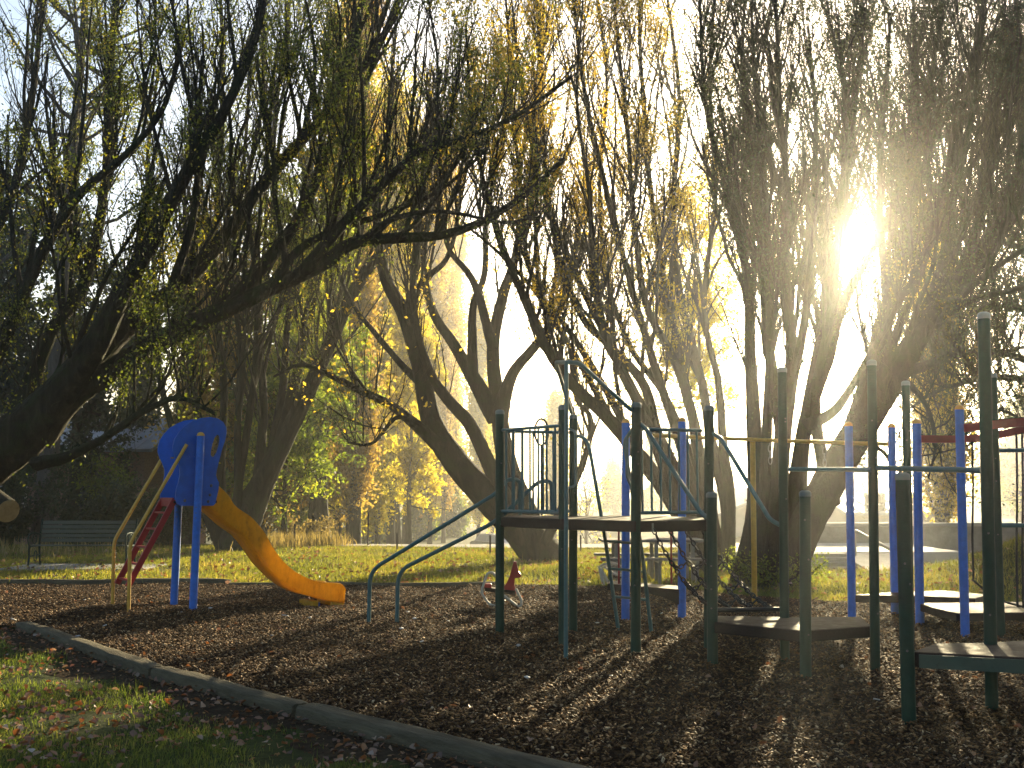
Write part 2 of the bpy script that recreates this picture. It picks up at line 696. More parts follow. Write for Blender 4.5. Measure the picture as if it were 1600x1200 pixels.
# bark mulch under the play equipment
m_mulch = stone('bark_mulch', [(0.25, (0.012, 0.007, 0.004)), (0.5, (0.036, 0.020, 0.011)), (0.68, (0.07, 0.038, 0.019)), (0.85, (0.12, 0.075, 0.04))],
                scale=26, rough=0.95, bump=1.0, detail=8, dist=0.04, spec=0.03)
xs = np.arange(-9.8, 12.01, 0.08)
ys = np.arange(2.0, 17.8, 0.08)
V, F = sheet(xs, ys, 0.035)
cen = V[F].mean(1)
F = F[inside(cen[:, 0], cen[:, 1], MULCH)]
used = np.unique(F)
remap = np.zeros(len(V), int)
remap[used] = np.arange(len(used))
V = V[used]
V[:, 2] += rng.normal(0, 0.008, len(V))
tag(link('mulch_bed', mesh_np('mulch_bed', V, remap[F]), m_mulch, smooth=True), 'dark bark mulch bed of the playground', 'ground', kind='structure')


def scatter(n, x0, x1, y0, y1, near=0.0):
    """random ground spots, denser close to the viewer when near > 0"""
    x = rng.uniform(x0, x1, n)
    u = rng.uniform(0, 1, n)
    y = y0 + (y1 - y0) * u ** (1 + near)
    return x, y


def in_view(x, y, margin=1.0):
    return np.abs(x) < y * (800 / FPX) + margin


def chips_np(x, y, z, size, ratio, tilt):
    n = len(x)
    C = np.stack([x, y, z], -1)
    yaw = rng.uniform(0, 2 * PI, n)
    tl = rng.normal(0, tilt, (n, 2))
    d = unit(np.stack([np.cos(yaw), np.sin(yaw), tl[:, 0]], -1))
    s = unit(np.stack([-np.sin(yaw), np.cos(yaw), tl[:, 1]], -1))
    nn = np.cross(d, s)
    l = rng.uniform(size[0], size[1], n)[:, None]
    wd = l * rng.uniform(ratio[0], ratio[1], n)[:, None]
    k = rng.uniform(0.5, 1.0, (n, 4, 1))
    th = l * 0.12
    V = np.stack([C - d * l / 2 * k[:, 0] - s * wd / 2, C + d * l / 2 * k[:, 1] - s * wd / 2 * k[:, 2], C + d * l / 2 + s * wd / 2, C - d * l / 2 * k[:, 3] + s * wd / 2 * k[:, 0]], 1)
    V2 = V + (nn * th)[:, None, :]
    A = np.concatenate([V, V2], 1).reshape(-1, 3)
    q = np.array([[4, 5, 6, 7], [0, 1, 5, 4], [1, 2, 6, 5], [2, 3, 7, 6], [3, 0, 4, 7]])
    Fq = (np.arange(n)[:, None, None] * 8 + q[None]).reshape(-1, 4)
    return A, Fq


def island_mat(name, stops, rough=0.85, spec=0.25, clump=None):
    m, nt, out = new_mat(name)
    g = N(nt, 'ShaderNodeNewGeometry')
    r = ramp(nt, stops)
    nt.links.new(g.outputs['Random Per Island'], r.inputs['Fac'])
    p = N(nt, 'ShaderNodeBsdfPrincipled')
    nt.links.new(r.outputs['Color'], p.inputs['Base Color'])
    p.inputs['Roughness'].default_value = rough
    p.inputs['Specular IOR Level'].default_value = spec
    nt.links.new(p.outputs[0], out.inputs['Surface'])
    return m


m_chip = island_mat('bark_chips', [(0.0, (0.020, 0.010, 0.005)), (0.45, (0.074, 0.037, 0.015)), (0.75, (0.16, 0.082, 0.031)), (0.93, (0.31, 0.175, 0.07)), (0.985, (0.52, 0.38, 0.22))], 0.75, 0.12)
x, y = scatter(560000, -10, 12, 4.2, 17.7, 0.55)
ok = inside(x, y, MULCH) & in_view(x, y, 0.6)
x, y = x[ok], y[ok]
z = ground_h(x, y) + 0.035 + rng.uniform(0.0, 0.022, len(x))
V, F = chips_np(x, y, z, (0.011, 0.042), (0.22, 0.6), 0.5)
tag(link('bark_chips', mesh_np('bark_chips', V, F), m_chip), 'loose bark chips covering the mulch bed', 'mulch', kind='stuff')

# scraps of pale rubbish and dry leaf on the mulch
m_scrap = island_mat('pale_scraps', [(0, (0.35, 0.33, 0.3)), (0.6, (0.5, 0.48, 0.45)), (1, (0.62, 0.62, 0.63))], 0.6, 0.3)
x, y = scatter(40, -6, 7, 5.8, 15)
ok = inside(x, y, MULCH)
x, y = x[ok], y[ok]
V, F = chips_np(x, y, ground_h(x, y) + 0.07, (0.03, 0.07), (0.4, 0.8), 0.2)
tag(link('pale_litter', mesh_np('pale_litter', V, F), m_scrap), 'pale leaf scraps lying on the dark mulch', 'litter', kind='stuff')

# ------------------------------------------------------------------ grass
def blades_np(x, y, h, wd, lean):
    n = len(x)
    z = ground_h(x, y) - 0.01
    B = np.stack([x, y, z], -1)
    yaw = rng.uniform(0, 2 * PI, n)
    s = np.stack([np.cos(yaw), np.sin(yaw), np.zeros(n)], -1)
    ly = rng.uniform(0, 2 * PI, n)
    lm = np.abs(rng.normal(0, lean, n))
    L = np.stack([np.cos(ly) * lm, np.sin(ly) * lm, np.ones(n)], -1)
    hh = h[:, None]
    M_ = B + unit(L) * hh * 0.55
    L2 = L.copy()
    L2[:, :2] *= 2.4
    T = M_ + unit(L2) * hh * 0.5
    w_ = wd[:, None]
    V = np.stack([B - s * w_ / 2, B + s * w_ / 2, M_ + s * w_ * 0.4, T, M_ - s * w_ * 0.4], 1).reshape(-1, 3)
    k = np.arange(n)[:, None] * 5
    F = np.concatenate([k + np.array([[0, 1, 2, 4]])], 0)
    Ft = k + np.array([[4, 2, 3, 3]])
    return V, F, Ft


def grass_obj(name, label, x, y, h, wd, lean, mat):
    n = len(x)
    V, F, Ft = blades_np(x, y, h, wd, lean)
    me = bpy.data.meshes.new(name)
    me.vertices.add(len(V))
    me.vertices.foreach_set('co', V.astype(np.float32).ravel())
    li = np.concatenate([F, Ft[:, :3]], 1).astype(np.int32)
    me.loops.add(n * 7)
    me.loops.foreach_set('vertex_index', li.ravel())
    me.polygons.add(2 * n)
    st = (np.arange(n)[:, None] * 7 + np.array([[0, 4]])).ravel().astype(np.int32)
    me.polygons.foreach_set('loop_start', st)
    me.polygons.foreach_set('loop_total', np.tile(np.array([4, 3], np.int32), n))
    me.update(calc_edges=True)
    return tag(link(name, me, mat), label, 'grass', kind='stuff')


def clumpy(x, y, thr, k=1.0):
    n = np.sin(x * 2.3 * k + 1.1 * y * k) * np.sin(y * 2.9 * k - 0.7 * x * k) + 0.7 * np.sin(x * 5.1 * k - y * 3.3 * k + 1) * np.sin(y * 6.3 * k + x * k) + rng.normal(0, 0.45, len(x))
    return n > thr


m_grass = leaf_mat('grass_blades', [(0.05, (0.030, 0.050, 0.010)), (0.35, (0.065, 0.09, 0.018)), (0.65, (0.11, 0.13, 0.028)), (0.88, (0.20, 0.18, 0.06)), (1.0, (0.34, 0.26, 0.14))], trans=0.6, tint=(1.6, 1.7, 0.8), clump=0.9, gloss=0.03)
m_lawn = leaf_mat('lawn_blades', [(0.05, (0.06, 0.085, 0.016)), (0.45, (0.12, 0.14, 0.024)), (0.8, (0.19, 0.185, 0.04)), (1.0, (0.27, 0.22, 0.07))], trans=0.62, tint=(1.7, 1.5, 0.9), clump=0.6, gloss=0.03)
LOGX = np.array([-5.41, -3.43, -2.35, -1.44, -.43, .3, 1.3, 2.5])
LOGY = np.array([12.26, 9.74, 8.52, 7.66, 6.64, 5.9, 4.88, 3.7])


def log_dist(x, y):
    return np.interp(x, LOGX, LOGY) - y


x, y = scatter(300000, -7, 1.0, 4.0, 13.5, 0.6)
dl = log_dist(x, y)
ok = ~inside(x, y, MULCH) & in_view(x, y, 0.5) & clumpy(x, y, -0.25) & (dl > 0.30 + 0.35 * rng.uniform(0, 1, len(x)) + 0.3 * np.sin(x * 2.3) ** 2)
x, y = x[ok], y[ok]
h = rng.gamma(5, 0.0068, len(x)) + 0.010
grass_obj('grass', 'short green grass in front of the timber edging', x, y, h, rng.uniform(0.003, 0.0075, len(x)), 0.55, m_grass)
x, y = scatter(330000, -15, 12, 14.5, 32, 0.3)
ok = ~inside(x, y, MULCH) & (y < np.interp(x, [-14, -8, -2, 6, 12], [36, 32, 29.4, 28.4, 28.4])) & in_view(x, y, 0.8) & clumpy(x, y, -0.9, 0.5)
x, y = x[ok], y[ok]
h = rng.gamma(5, 0.012, len(x)) + 0.02
grass_obj('lawn', 'sunlit lawn behind the mulch bed', x, y, h, rng.uniform(0.008, 0.018, len(x)), 0.6, m_lawn)
# rank dry grass under the far trees
m_dry = leaf_mat('dry_grass', [(0.1, (0.12, 0.10, 0.03)), (0.5, (0.24, 0.19, 0.07)), (0.9, (0.34, 0.27, 0.12))], trans=0.5, tint=(1.4, 1.3, 0.9), clump=0.7)
x = np.concatenate([rng.normal(-6.3, 0.55, 1500), rng.normal(-5.2, 0.3, 350), rng.normal(-12.5, 2.2, 900)])
y = np.concatenate([rng.normal(30.5, 0.7, 1500), rng.normal(31, 0.5, 350), rng.normal(26, 0.9, 900)])
h = rng.uniform(0.12, 0.6, len(x)) ** 1.2
grass_obj('tall_grass', 'tall dry grass at the feet of the far trees', x, y, h, rng.uniform(0.012, 0.03, len(x)), 0.3, m_dry)

# trodden bare soil along the outside of the timber
m_bare = stone('trodden_soil', [(0.25, (0.022, 0.015, 0.010)), (0.5, (0.055, 0.040, 0.026)), (0.8, (0.105, 0.080, 0.052))], scale=9, rough=1.0, bump=0.9, dist=0.03, spec=0.02)
ux = np.linspace(-6.4, 1.0, 150)
rows_ = []
for kk_ in range(6):
    wdt = (0.34 + 0.16 * np.sin(ux * 2.3) ** 2 + 0.10 * np.sin(ux * 7.1 + 1) + 0.06 * np.sin(ux * 17.0)) * kk_ / 5
    yy_ = np.interp(ux, LOGX, LOGY, left=None) + np.where(ux < -5.41, (-5.41 - ux) * .35, 0) - 0.02
    px_, py2_ = ux - wdt * 0.72, yy_ - wdt * 0.70
    rows_.append(np.stack([px_, py2_, ground_h(px_, py2_) + 0.012 - 0.010 * (kk_ == 5)], -1))
V = np.stack(rows_, 1).reshape(-1, 3)
i = np.arange(149)[:, None] * 6 + np.arange(5)[None]
F = np.stack([i, i + 6, i + 7, i + 1], -1).reshape(-1, 4)
tag(link('bare_soil_path', mesh_np('bare_soil_path', V, F), m_bare, smooth=True), 'trodden strip of bare soil along the front timber', 'ground', kind='structure')

# crumbs of bark and soil kicked over the timber
x, y = scatter(60000, -7, 1.0, 4.0, 13.5, 0.5)
dl = log_dist(x, y)
ok = ~inside(x, y, MULCH) & in_view(x, y, .4) & (dl > 0.05) & (rng.uniform(0, 1, len(x)) < np.exp(-dl / .45) * .9 + .03)
x, y = x[ok], y[ok]
V, F = chips_np(x, y, ground_h(x, y) + .018, (0.008, 0.034), (0.3, 0.8), 0.35)
tag(link('bark_crumbs', mesh_np('bark_crumbs', V, F), m_chip), 'bark crumbs spilled over the timber onto bare soil', 'mulch', kind='stuff')

# fallen leaves
m_fallen = leaf_mat('fallen_leaves', [(0.0, (0.06, 0.03, 0.015)), (0.35, (0.14, 0.07, 0.03)), (0.6, (0.24, 0.10, 0.03)), (0.8, (0.30, 0.20, 0.12)), (1.0, (0.42, 0.38, 0.34))], trans=0.35, tint=(1.3, 1.0, 0.8), clump=2.0, gloss=0.08)


def fallen(n, x0, x1, y0, y1, size, zup, near, keep):
    x, y = scatter(n, x0, x1, y0, y1, near)
    ok = keep(x, y) & in_view(x, y, 0.5)
    x, y = x[ok], y[ok]
    n = len(x)
    C = np.stack([x, y, ground_h(x, y) + rng.uniform(zup[0], zup[1], n)], -1)
    d = unit(np.stack([rng.normal(0, 1, n), rng.normal(0, 1, n), rng.normal(0, 0.35, n)], -1))
    up = unit(np.stack([rng.normal(0, 0.45, n), rng.normal(0, 0.45, n), np.ones(n)], -1))
    s = unit(np.cross(d, up))
    nn = np.cross(s, d)
    l = rng.uniform(size[0], size[1], n)[:, None]
    wd = l * rng.uniform(0.55, 0.95, n)[:, None]
    cv = rng.uniform(0.05, 0.4, n)[:, None]
    # a lobed leaf outline of eight corners with a curled rim
    out_ = []
    for a, rad in ((0, .5), (45, .43), (90, .5), (140, .40), (180, .47), (220, .40), (270, .5), (315, .43)):
        ca, sa = math.cos(R(a)), math.sin(R(a))
        out_.append(C + d * l * rad * ca + s * wd * rad * sa + nn * l * cv * abs(sa))
    V = np.stack(out_ + [C], 1).reshape(-1, 3)
    k = np.arange(n)[:, None, None] * 9
    q = np.array([[0, 1, 2, 8], [2, 3, 4, 8], [4, 5, 6, 8], [6, 7, 0, 8]])
    return V, (k + q[None]).reshape(-1, 4)


V, F = fallen(11000, -7, 1, 4.0, 13, (0.026, 0.066), (0.012, 0.055), 0.6, lambda x, y: ~inside(x, y, MULCH) & (clumpy(x, y, -0.1, 0.6) | (log_dist(x, y) < 0.4)))
tag(link('fallen_leaves', mesh_np('fallen_leaves', V, F), m_fallen), 'brown and orange fallen leaves on the front grass', 'leaves', kind='stuff')
V, F = fallen(2600, -12, 10, 15, 28, (0.05, 0.10), (0.04, 0.08), 0.2, lambda x, y: ~inside(x, y, MULCH))
tag(link('lawn_leaves', mesh_np('lawn_leaves', V, F), m_fallen), 'yellow fallen leaves scattered over the far lawn', 'leaves', kind='stuff')
V, F = fallen(700, -9, 9, 6, 17, (0.03, 0.06), (0.05, 0.07), 0.2, lambda x, y: inside(x, y, MULCH))
tag(link('mulch_leaves', mesh_np('mulch_leaves', V, F), m_fallen), 'dry curled leaves lying on the bark mulch', 'leaves', kind='stuff')

# the lane beyond the trees
m_road = stone('worn_lane', [(0.3, (0.10, 0.09, 0.08)), (0.6, (0.17, 0.155, 0.14)), (0.85, (0.23, 0.21, 0.19))], scale=8, rough=0.9, bump=0.2)
pts = [(-60, 62), (-30, 47), (-14, 38), (-8, 34.2), (-2, 31.6), (6, 30.6), (24, 31), (70, 34)]
c = spline([(p[0], p[1], 0) for p in pts], 60)
t = np.gradient(c, axis=0)
nrm = unit(np.stack([-t[:, 1], t[:, 0], 0 * t[:, 0]], -1))
rows = []
for k in np.linspace(-2.1, 2.1, 5):
    q = c + nrm * k
    rows.append(np.stack([q[:, 0], q[:, 1], ground_h(q[:, 0], q[:, 1]) + 0.05], -1))
V = np.stack(rows, 1).reshape(-1, 3)
i = np.arange(59)[:, None] * 5 + np.arange(4)[None]
F = np.stack([i, i + 1, i + 6, i + 5], -1).reshape(-1, 4)
tag(link('lane', mesh_np('lane', V, F), m_road, smooth=True), 'pale lane beyond the trees', 'road', kind='structure')

# ------------------------------------------------------------------ timber edging
m_timber = stone('weathered_timber', [(0.25, (0.04, 0.034, 0.022)), (0.5, (0.105, 0.088, 0.057)), (0.7, (0.17, 0.145, 0.095)), (0.9, (0.26, 0.22, 0.15))], scale=11, rough=0.95, bump=1.0, vscale=(.16, 1, 1), dist=0.02, spec=0.1)


def half_log(p0, p1, r, label, nsec=40):
    """squared, weather-rounded sleeper lying between two ground spots (its mesh runs along local x)"""
    p0, p1 = Vector((*p0, 0)), Vector((*p1, 0))
    d = (p1 - p0)
    L = d.length
    rz = math.atan2(d.y, d.x)
    d.normalize()
    prof = [(-r, -.12), (-r * 1.0, .03), (-r * .97, r * .95), (-r * .86, r * 1.12), (-r * .6, r * 1.2), (-r * .15, r * 1.23), (r * .3, r * 1.22), (r * .66, r * 1.18), (r * .88, r * 1.08), (r * .98, r * .9), (r, .03), (r, -.12)]
    mb = MB()
    vs, fs = [], []
    k = len(prof)
    chip = [random.uniform(-.004, .004) for _ in range(k)]
    for i in range(nsec + 1):
        t = i / nsec
        p = p0 + d * (L * t)
        g = gh(p.x, p.y) * .5
        e = min(1, min(t, 1 - t) * L / .03)
        for j, (a, z) in enumerate(prof):
            chip[j] = chip[j] * .7 + random.uniform(-.0035, .0035)
            vs.append((L * t, a * (.9 + .1 * e) + chip[j], g + z * (.93 + .07 * e) + chip[j] * .8 + .006 * math.sin(3 * t + L)))
    for i in range(nsec):
        for j in range(k - 1):
            fs.append((i * k + j, i * k + j + 1, (i + 1) * k + j + 1, (i + 1) * k + j))
    mb.add(vs, fs, True)
    mb.add(vs[:k], [tuple(range(k))])
    mb.add(vs[-k:], [tuple(range(k))])
    o = mb.build('timber_edging', m_timber)
    o.location = p0
    o.rotation_euler = (0, 0, rz)
    return tag(o, label, 'timber edging', 'timber logs edging the mulch bed')


half_log((-5.44, 12.30), (-2.92, 9.14), 0.085, 'weathered timber edging log of the front row, starting at the bare grass corner')
half_log((-2.89, 9.11), (-1.45, 7.66), 0.085, 'short weathered timber edging log between the two long ones of the front row')
half_log((-1.41, 7.62), (1.5, 4.68), 0.09, 'weathered timber edging log nearest the viewer, longest of the front row')
half_log((-9.9, 17.9), (-4.56, 17.86), 0.085, 'low dark timber edging between the slide and the park bench')
half_log((-4.5, 17.55), (-.2, 17.45), 0.07, 'low dark timber edging behind the orange chute and the grab rails')
# ------------------------------------------------------------------ paints
m_green = paint('dark_green_enamel', (0.008, 0.045, 0.028), 0.5, 0.10, spec=0.25)
m_cap = paint('grey_green_cap', (0.10, 0.15, 0.14), 0.5, 0.1)
m_rail = paint('blue_grey_enamel', (0.06, 0.145, 0.15), 0.42, 0.15, scale=20, spec=0.35)
m_deck = paint('brown_deck', (0.026, 0.017, 0.013), 0.75, 0.3, dirt=(0.075, 0.06, 0.05), bump=0.3, scale=10, spec=0.25)
m_skirt = paint('flaking_green_skirt', (0.05, 0.085, 0.06), 0.6, 0.5, dirt=(0.02, 0.016, 0.012), scale=6)
m_blue = paint('blue_enamel', (0.02, 0.16, 0.62), 0.45, 0.06, spec=0.35)
m_panel = paint('blue_plastic', (0.008, 0.11, 0.48), 0.45, 0.05, spec=0.4, scale=8)
m_yel = paint('yellow_enamel', (0.62, 0.34, 0.04), 0.42, 0.15, scale=22)
m_red = paint('red_enamel', (0.30, 0.010, 0.012), 0.42, 0.12, dirt=(0.10, 0.02, 0.015))
m_white = paint('chalky_white', (0.52, 0.47, 0.36), 0.5, 0.25, dirt=(0.25, 0.2, 0.13))
m_steel = paint('galvanised', (0.20, 0.20, 0.20), 0.4, 0.2, metal=0.7)
m_black = paint('black_rope', (0.012, 0.012, 0.013), 0.7, 0.1)
m_chain = paint('dark_chain', (0.03, 0.03, 0.032), 0.45, 0.2, metal=0.6)
m_bolt = paint('bolt_heads', (0.12, 0.13, 0.13), 0.35, 0.2, metal=0.8)

# orange translucent plastic of the chute
m_orange, nt, out = new_mat('orange_plastic')
v = coords(nt)
pb = N(nt, 'ShaderNodeBsdfPrincipled')
n1 = noise(nt, 5, 6, 0.65, v)
r1 = ramp(nt, [(0.3, (0.64, 0.37, 0.012)), (0.55, (0.76, 0.47, 0.018)), (0.8, (0.80, 0.53, 0.05))])
nt.links.new(n1.outputs['Fac'], r1.inputs['Fac'])
n2 = noise(nt, 16, 8, 0.75, coords(nt, 'Object', (1, 1, 0.35)))
r2 = ramp(nt, [(0.42, (1, 1, 1)), (0.56, (0.86, 0.83, 0.76)), (0.72, (0.45, 0.40, 0.34))])
nt.links.new(n2.outputs['Fac'], r2.inputs['Fac'])
mm = N(nt, 'ShaderNodeMix', data_type='RGBA', blend_type='MULTIPLY')
mm.inputs['Factor'].default_value = 0.9
nt.links.new(r1.outputs['Color'], mm.inputs['A'])
nt.links.new(r2.outputs['Color'], mm.inputs['B'])
nt.links.new(mm.outputs['Result'], pb.inputs['Base Color'])
pb.inputs['Roughness'].default_value = 0.42
tr = N(nt, 'ShaderNodeBsdfTranslucent')
nt.links.new(mm.outputs['Result'], tr.inputs['Color'])
mx = N(nt, 'ShaderNodeMixShader')
mx.inputs[0].default_value = 0.42
nt.links.new(pb.outputs[0], mx.inputs[1])
nt.links.new(tr.outputs[0], mx.inputs[2])
nt.links.new(mx.outputs[0], out.inputs['Surface'])


def base_pt(px, py):
    d = 1.55 * FPX / (py - 765)
    p = at(px, py, d)
    return Vector((p.x, d, gh(p.x, d)))


def post(root, name, p, ztop, r, mat, capmat, lean=(0, 0), dome=0.0, sides=14):
    """tube post set into the ground with a cap as sub-part and bolt heads"""
    mb = MB()
    b0 = Vector((p[0], p[1], gh(p[0], p[1]) - 0.15))
    tp = Vector((p[0] + lean[0], p[1] + lean[1], ztop))
    mb.tube([b0, b0.lerp(tp, 0.33), b0.lerp(tp, 0.66), tp], r, sides, True)
    o = mb.build(name, mat, root)
    c = MB()
    if dome > 0:
        c.tube([tp + Vector((0, 0, .001)), tp + Vector((0, 0, .012))], r * 1.02, sides)
        c.sphere(tp + Vector((0, 0, .012)), r * 0.98, sides, 4, (1, 1, dome), True)
    else:
        c.tube([tp - Vector((0, 0, .03)), tp - Vector((0, 0, .0)), tp + Vector((0, 0, .012)), tp + Vector((0, 0, .02))],
               [r * 1.06, r * 1.06, r * .9, r * .55], sides)
    c.build('cap', capmat, o)
    return o


def top_z(px, py, d):
    return at(px, py, d).z


bolt_me = None


def bolt(c, parent, r=0.008):
    """one round bolt head"""
    global bolt_me
    if bolt_me is None:
        mb = MB()
        mb.sphere((0, 0, 0), 1.0, 8, 5)
        o = mb.build('bolt', m_bolt)
        bolt_me = o.data
        bpy.data.objects.remove(o)
    o = bpy.data.objects.new('bolt', bolt_me)
    col.objects.link(o)
    o.parent = parent
    L = Vector((0, 0, 0))
    q = parent
    while q is not None:
        L += Vector(q.location)
        q = q.parent
    o.location = Vector(c) - L
    o.scale = (r, r * .6, r)
    return o


# ------------------------------------------------------------------ the green climbing frame
cf = thing('climbing_frame', 'dark green post climbing frame with brown decks, blue-grey rails and a chain net', 'climbing frame', (1.6, 9.8, 0))
RP = 0.047
GP = {}


def gpost(key, bx, by, tx, ty, r=RP, d=None):
    p = base_pt(bx, by)
    q = at(tx, ty, p.y)
    GP[key] = p
    o = post(cf, 'post', p, q.z, r, m_green, m_cap, (q.x - p.x, 0))
    for k in range(3):
        z = random.uniform(0.3, q.z - 0.15)
        t = z / q.z
        bolt(Vector((p.x + (q.x - p.x) * t + random.choice((-.015, .015)), p.y - r * .96, z)), o)
    return p


A = gpost('A', 781, 990, 781, 643)
B = gpost('B', 880, 1008, 880, 636)
C = gpost('C', 895, 985, 896, 650)
D = gpost('D', 993, 1023, 994, 632)
E = gpost('E', 1107, 1016, 1108, 637)
S = gpost('S', 1113, 1038, 1112, 772)
Fp = gpost('F', 1226, 1030, 1222, 577, 0.042)
G_ = gpost('G', 1258, 1058, 1258, 770)
H = gpost('H', 1367, 1048, 1362, 566, 0.041)
I_ = gpost('I', 1420, 1125, 1410, 743)
J = gpost('J', 1422, 1002, 1415, 598, 0.042)
K = gpost('K', 1549, 1108, 1537, 492, 0.043)
Lp = gpost('L', 1564, 996, 1551, 586, 0.042)


def deck(poly, ztop, th, mat=m_deck):
    mb = MB()
    mb.prism([(p[0], p[1]) for p in poly], ztop - th, ztop, 0.008)
    o = mb.build('deck', mat, cf)
    return o


def xy(p, dx=0, dy=0):
    return (p.x + dx, p.y + dy)


Z1 = 1.262
deck([xy(A, 0, -.03), xy(B, -.02, -.05), xy(D, 0, -.05), xy(E, 0.02, -.03), (2.0, 11.5), (1.25, 12.15), xy(C, 0, .06), (.1, 12.35)], Z1, 0.105)
Z2 = 0.405
deck([xy(S, 0, -.03), xy(G_, 0, .03), xy(H, 0, .02), (3.15, 10.0), xy(Fp, 0.05, .05), (1.85, 10.1)], Z2, 0.095)
Z3 = 0.485
d3 = deck([xy(I_, 0.03, 0), (3.36, 7.02), (4.1, 7.05), (4.35, 7.5), (3.95, 8.0), xy(K, 0.0, .06), (2.95, 7.72)], Z3, 0.1)
mb = MB()
q0, q1 = Vector((I_.x + .06, I_.y - .045, Z3 - .052)), Vector((3.34, 7.008, Z3 - .052))
dd = (q1 - q0)
mb.box((q0 + q1) / 2 + Vector((-.0, -.012, 0)), (dd.length, .012, .085), math.atan2(dd.y, dd.x))
mb.build('skirt', m_skirt, d3)


def rail(name, pts, r=0.0215, rad=0.14, mat=m_rail, root=None, sides=10):
    mb = MB()
    mb.bent(pts, r, rad, sides, 6)
    return mb.build(name, mat, cf if root is None else root)


def guard(p, q, zt, zb, n, name='guard_rail'):
    """top and bottom rail with n upright bars between two posts"""
    mb = MB()
    d = (q - p)
    d.z = 0
    u = d.normalized()
    a = p + u * .03
    b = q - u * .03
    for z in (zt, zb):
        mb.tube([Vector((a.x, a.y, z)), Vector((b.x, b.y, z))], 0.017, 8)
    for i in range(n):
        t = (i + .6) / (n + .2)
        c = a.lerp(b, t)
        mb.tube([Vector((c.x, c.y, zb)), Vector((c.x, c.y, zt))], 0.0115, 8)
    return mb.build(name, m_rail, cf)


zt = at(830, 669, 11.3).z
guard(A, B, zt, Z1 + .06, 7)
guard(A + Vector((.04, .04, 0)), C, zt - .01, Z1 + .055, 6)
guard(D, E, at(1050, 671, 10.3).z, at(1050, 801, 10.3).z, 7)

# two slanting grab rails that rise from the ground at the left to the high deck
for bx, bx2, ax, ay, lx, ly, d1 in ((576, 578, 777, 770, 806, 749, 11.85), (620, 622, 775, 815, 856, 752, 12.0)):
    d0 = 12.5
    g = at(bx, 975, d0)
    rail('handrail', [(g.x, d0, gh(g.x, d0) - .1), at(bx2, 892, d0), at(ax, ay, d1), at(lx - 14, ly, d1 + .05), at(lx + 6, ly, d1 + .05), at(lx + 7, 804, d1 + .05)], 0.023, 0.16)
# fireman's pole with its curved head
dpo = 9.9
g = at(884, 1032, dpo)
rail('fire_pole', [(g.x, dpo, gh(g.x, dpo) - .1), at(885, 568, dpo)], 0.02)
rail('overhead_loop', [at(893, 645, C.y - .07), at(868, 566, 10.9), at(886, 566, dpo), at(905, 567, 9.95), at(985, 640, D.y - .02), at(992, 642, D.y)], 0.02, 0.12)
# small handle loop on the post behind
rail('grab_handle', [at(886, 670, 11.9), at(899, 673, 11.88), at(899, 760, 11.88), at(886, 762, 11.9)], 0.0135, 0.09)
rail('grab_handle', [at(990, 668, 10.6), at(980, 680, 10.6), at(979, 745, 10.6), at(988, 764, 10.6)], 0.0135, 0.09)
# arched ladder leaning on the back of the high deck
lad = MB()
L0, L1 = at(969, 984, 12.05), at(945, 838, 11.85)
lad.bent([(L0.x, 12.05, gh(L0.x, 12.05) - .1), L1, at(919, 688, 11.75), at(901, 679, 11.95), at(896, 700, 12.0)], 0.0205, 0.14, 10, 6)
R0, R1 = at(1020, 989, 11.75), at(1003, 862, 11.6)
lad.bent([(R0.x, 11.75, gh(R0.x, 11.75) - .1), R1, at(975, 690, 11.35), at(985, 676, 11.2)], 0.0205, 0.14, 10, 6)
lo = lad.build('arched_ladder', m_rail, cf)
for yy in (845, 888, 932):
    t = (984 - yy) / (984 - 838)
    pa = Vector((L0.x, 12.05, L0.z)).lerp(L1, t)
    pb_ = Vector((R0.x, 11.75, R0.z)).lerp(R1, (989 - (yy + 5)) / (989 - 862))
    mb = MB()
    mb.tube([pa, pb_], 0.014, 8)
    mb.build('rung', m_rail, lo)
# slanting rails down towards the low deck
rail('handrail', [at(998, 661, D.y + .02), at(1008, 668, D.y - .05), at(1096, 803, 9.85), at(1106, 808, 9.75)], 0.0205, 0.1)
rail('handrail', [at(1111, 676, E.y - .02), at(1126, 684, E.y - .06), at(1203, 812, 9.98), at(1220, 821, 9.95)], 0.0205, 0.1)
# high rail linking the tall posts
rail('high_rail', [at(1230, 733, Fp.y), at(1362, 734, H.y - .03)], 0.0215)
rail('high_rail', [at(1368, 731, H.y), at(1534, 735, K.y + .03)], 0.0215)
rail('high_rail', [at(1554, 704, Lp.y), at(1690, 703, 11.2)], 0.0215)
rail('low_rail', [at(1562, 821, Lp.y), at(1690, 821, 11.2)], 0.0215)
# out of frame, the posts that carry the right-hand ends
for bx, by, tx, ty in ((1698, 1000, 1680, 586), (1800, 1150, 1776, 700)):
    gpost('x', bx, by, tx, ty, 0.043)
# foot bar of the chain net
fb0, fb1 = at(1116, 953, 9.85), at(1222, 952, 9.98)
rail('foot_bar', [fb0, fb1], 0.02, mat=m_chain)


# chain net
def chain(mb, p, q, sag, link=0.056, wire=0.0075):
    p, q = Vector(p), Vector(q)
    n = max(3, int((q - p).length * 1.04 / (link * 0.8)))
    pts = [p.lerp(q, i / n) - Vector((0, 0, sag * 4 * (i / n) * (1 - i / n))) for i in range(n + 1)]
    for i in range(n):
        c = (pts[i] + pts[i + 1]) / 2
        d = (pts[i + 1] - pts[i]).normalized()
        s = d.cross(Vector((0.3, 1, 0.2))).normalized()
        if i % 2:
            s = d.cross(s).normalized()
        loop = []
        for k in range(8):
            a = 2 * PI * k / 8
            loop.append(c + d * math.cos(a) * link * .56 + s * math.sin(a) * link * .32)
        mb.tube(loop, wire, 5, False, True)


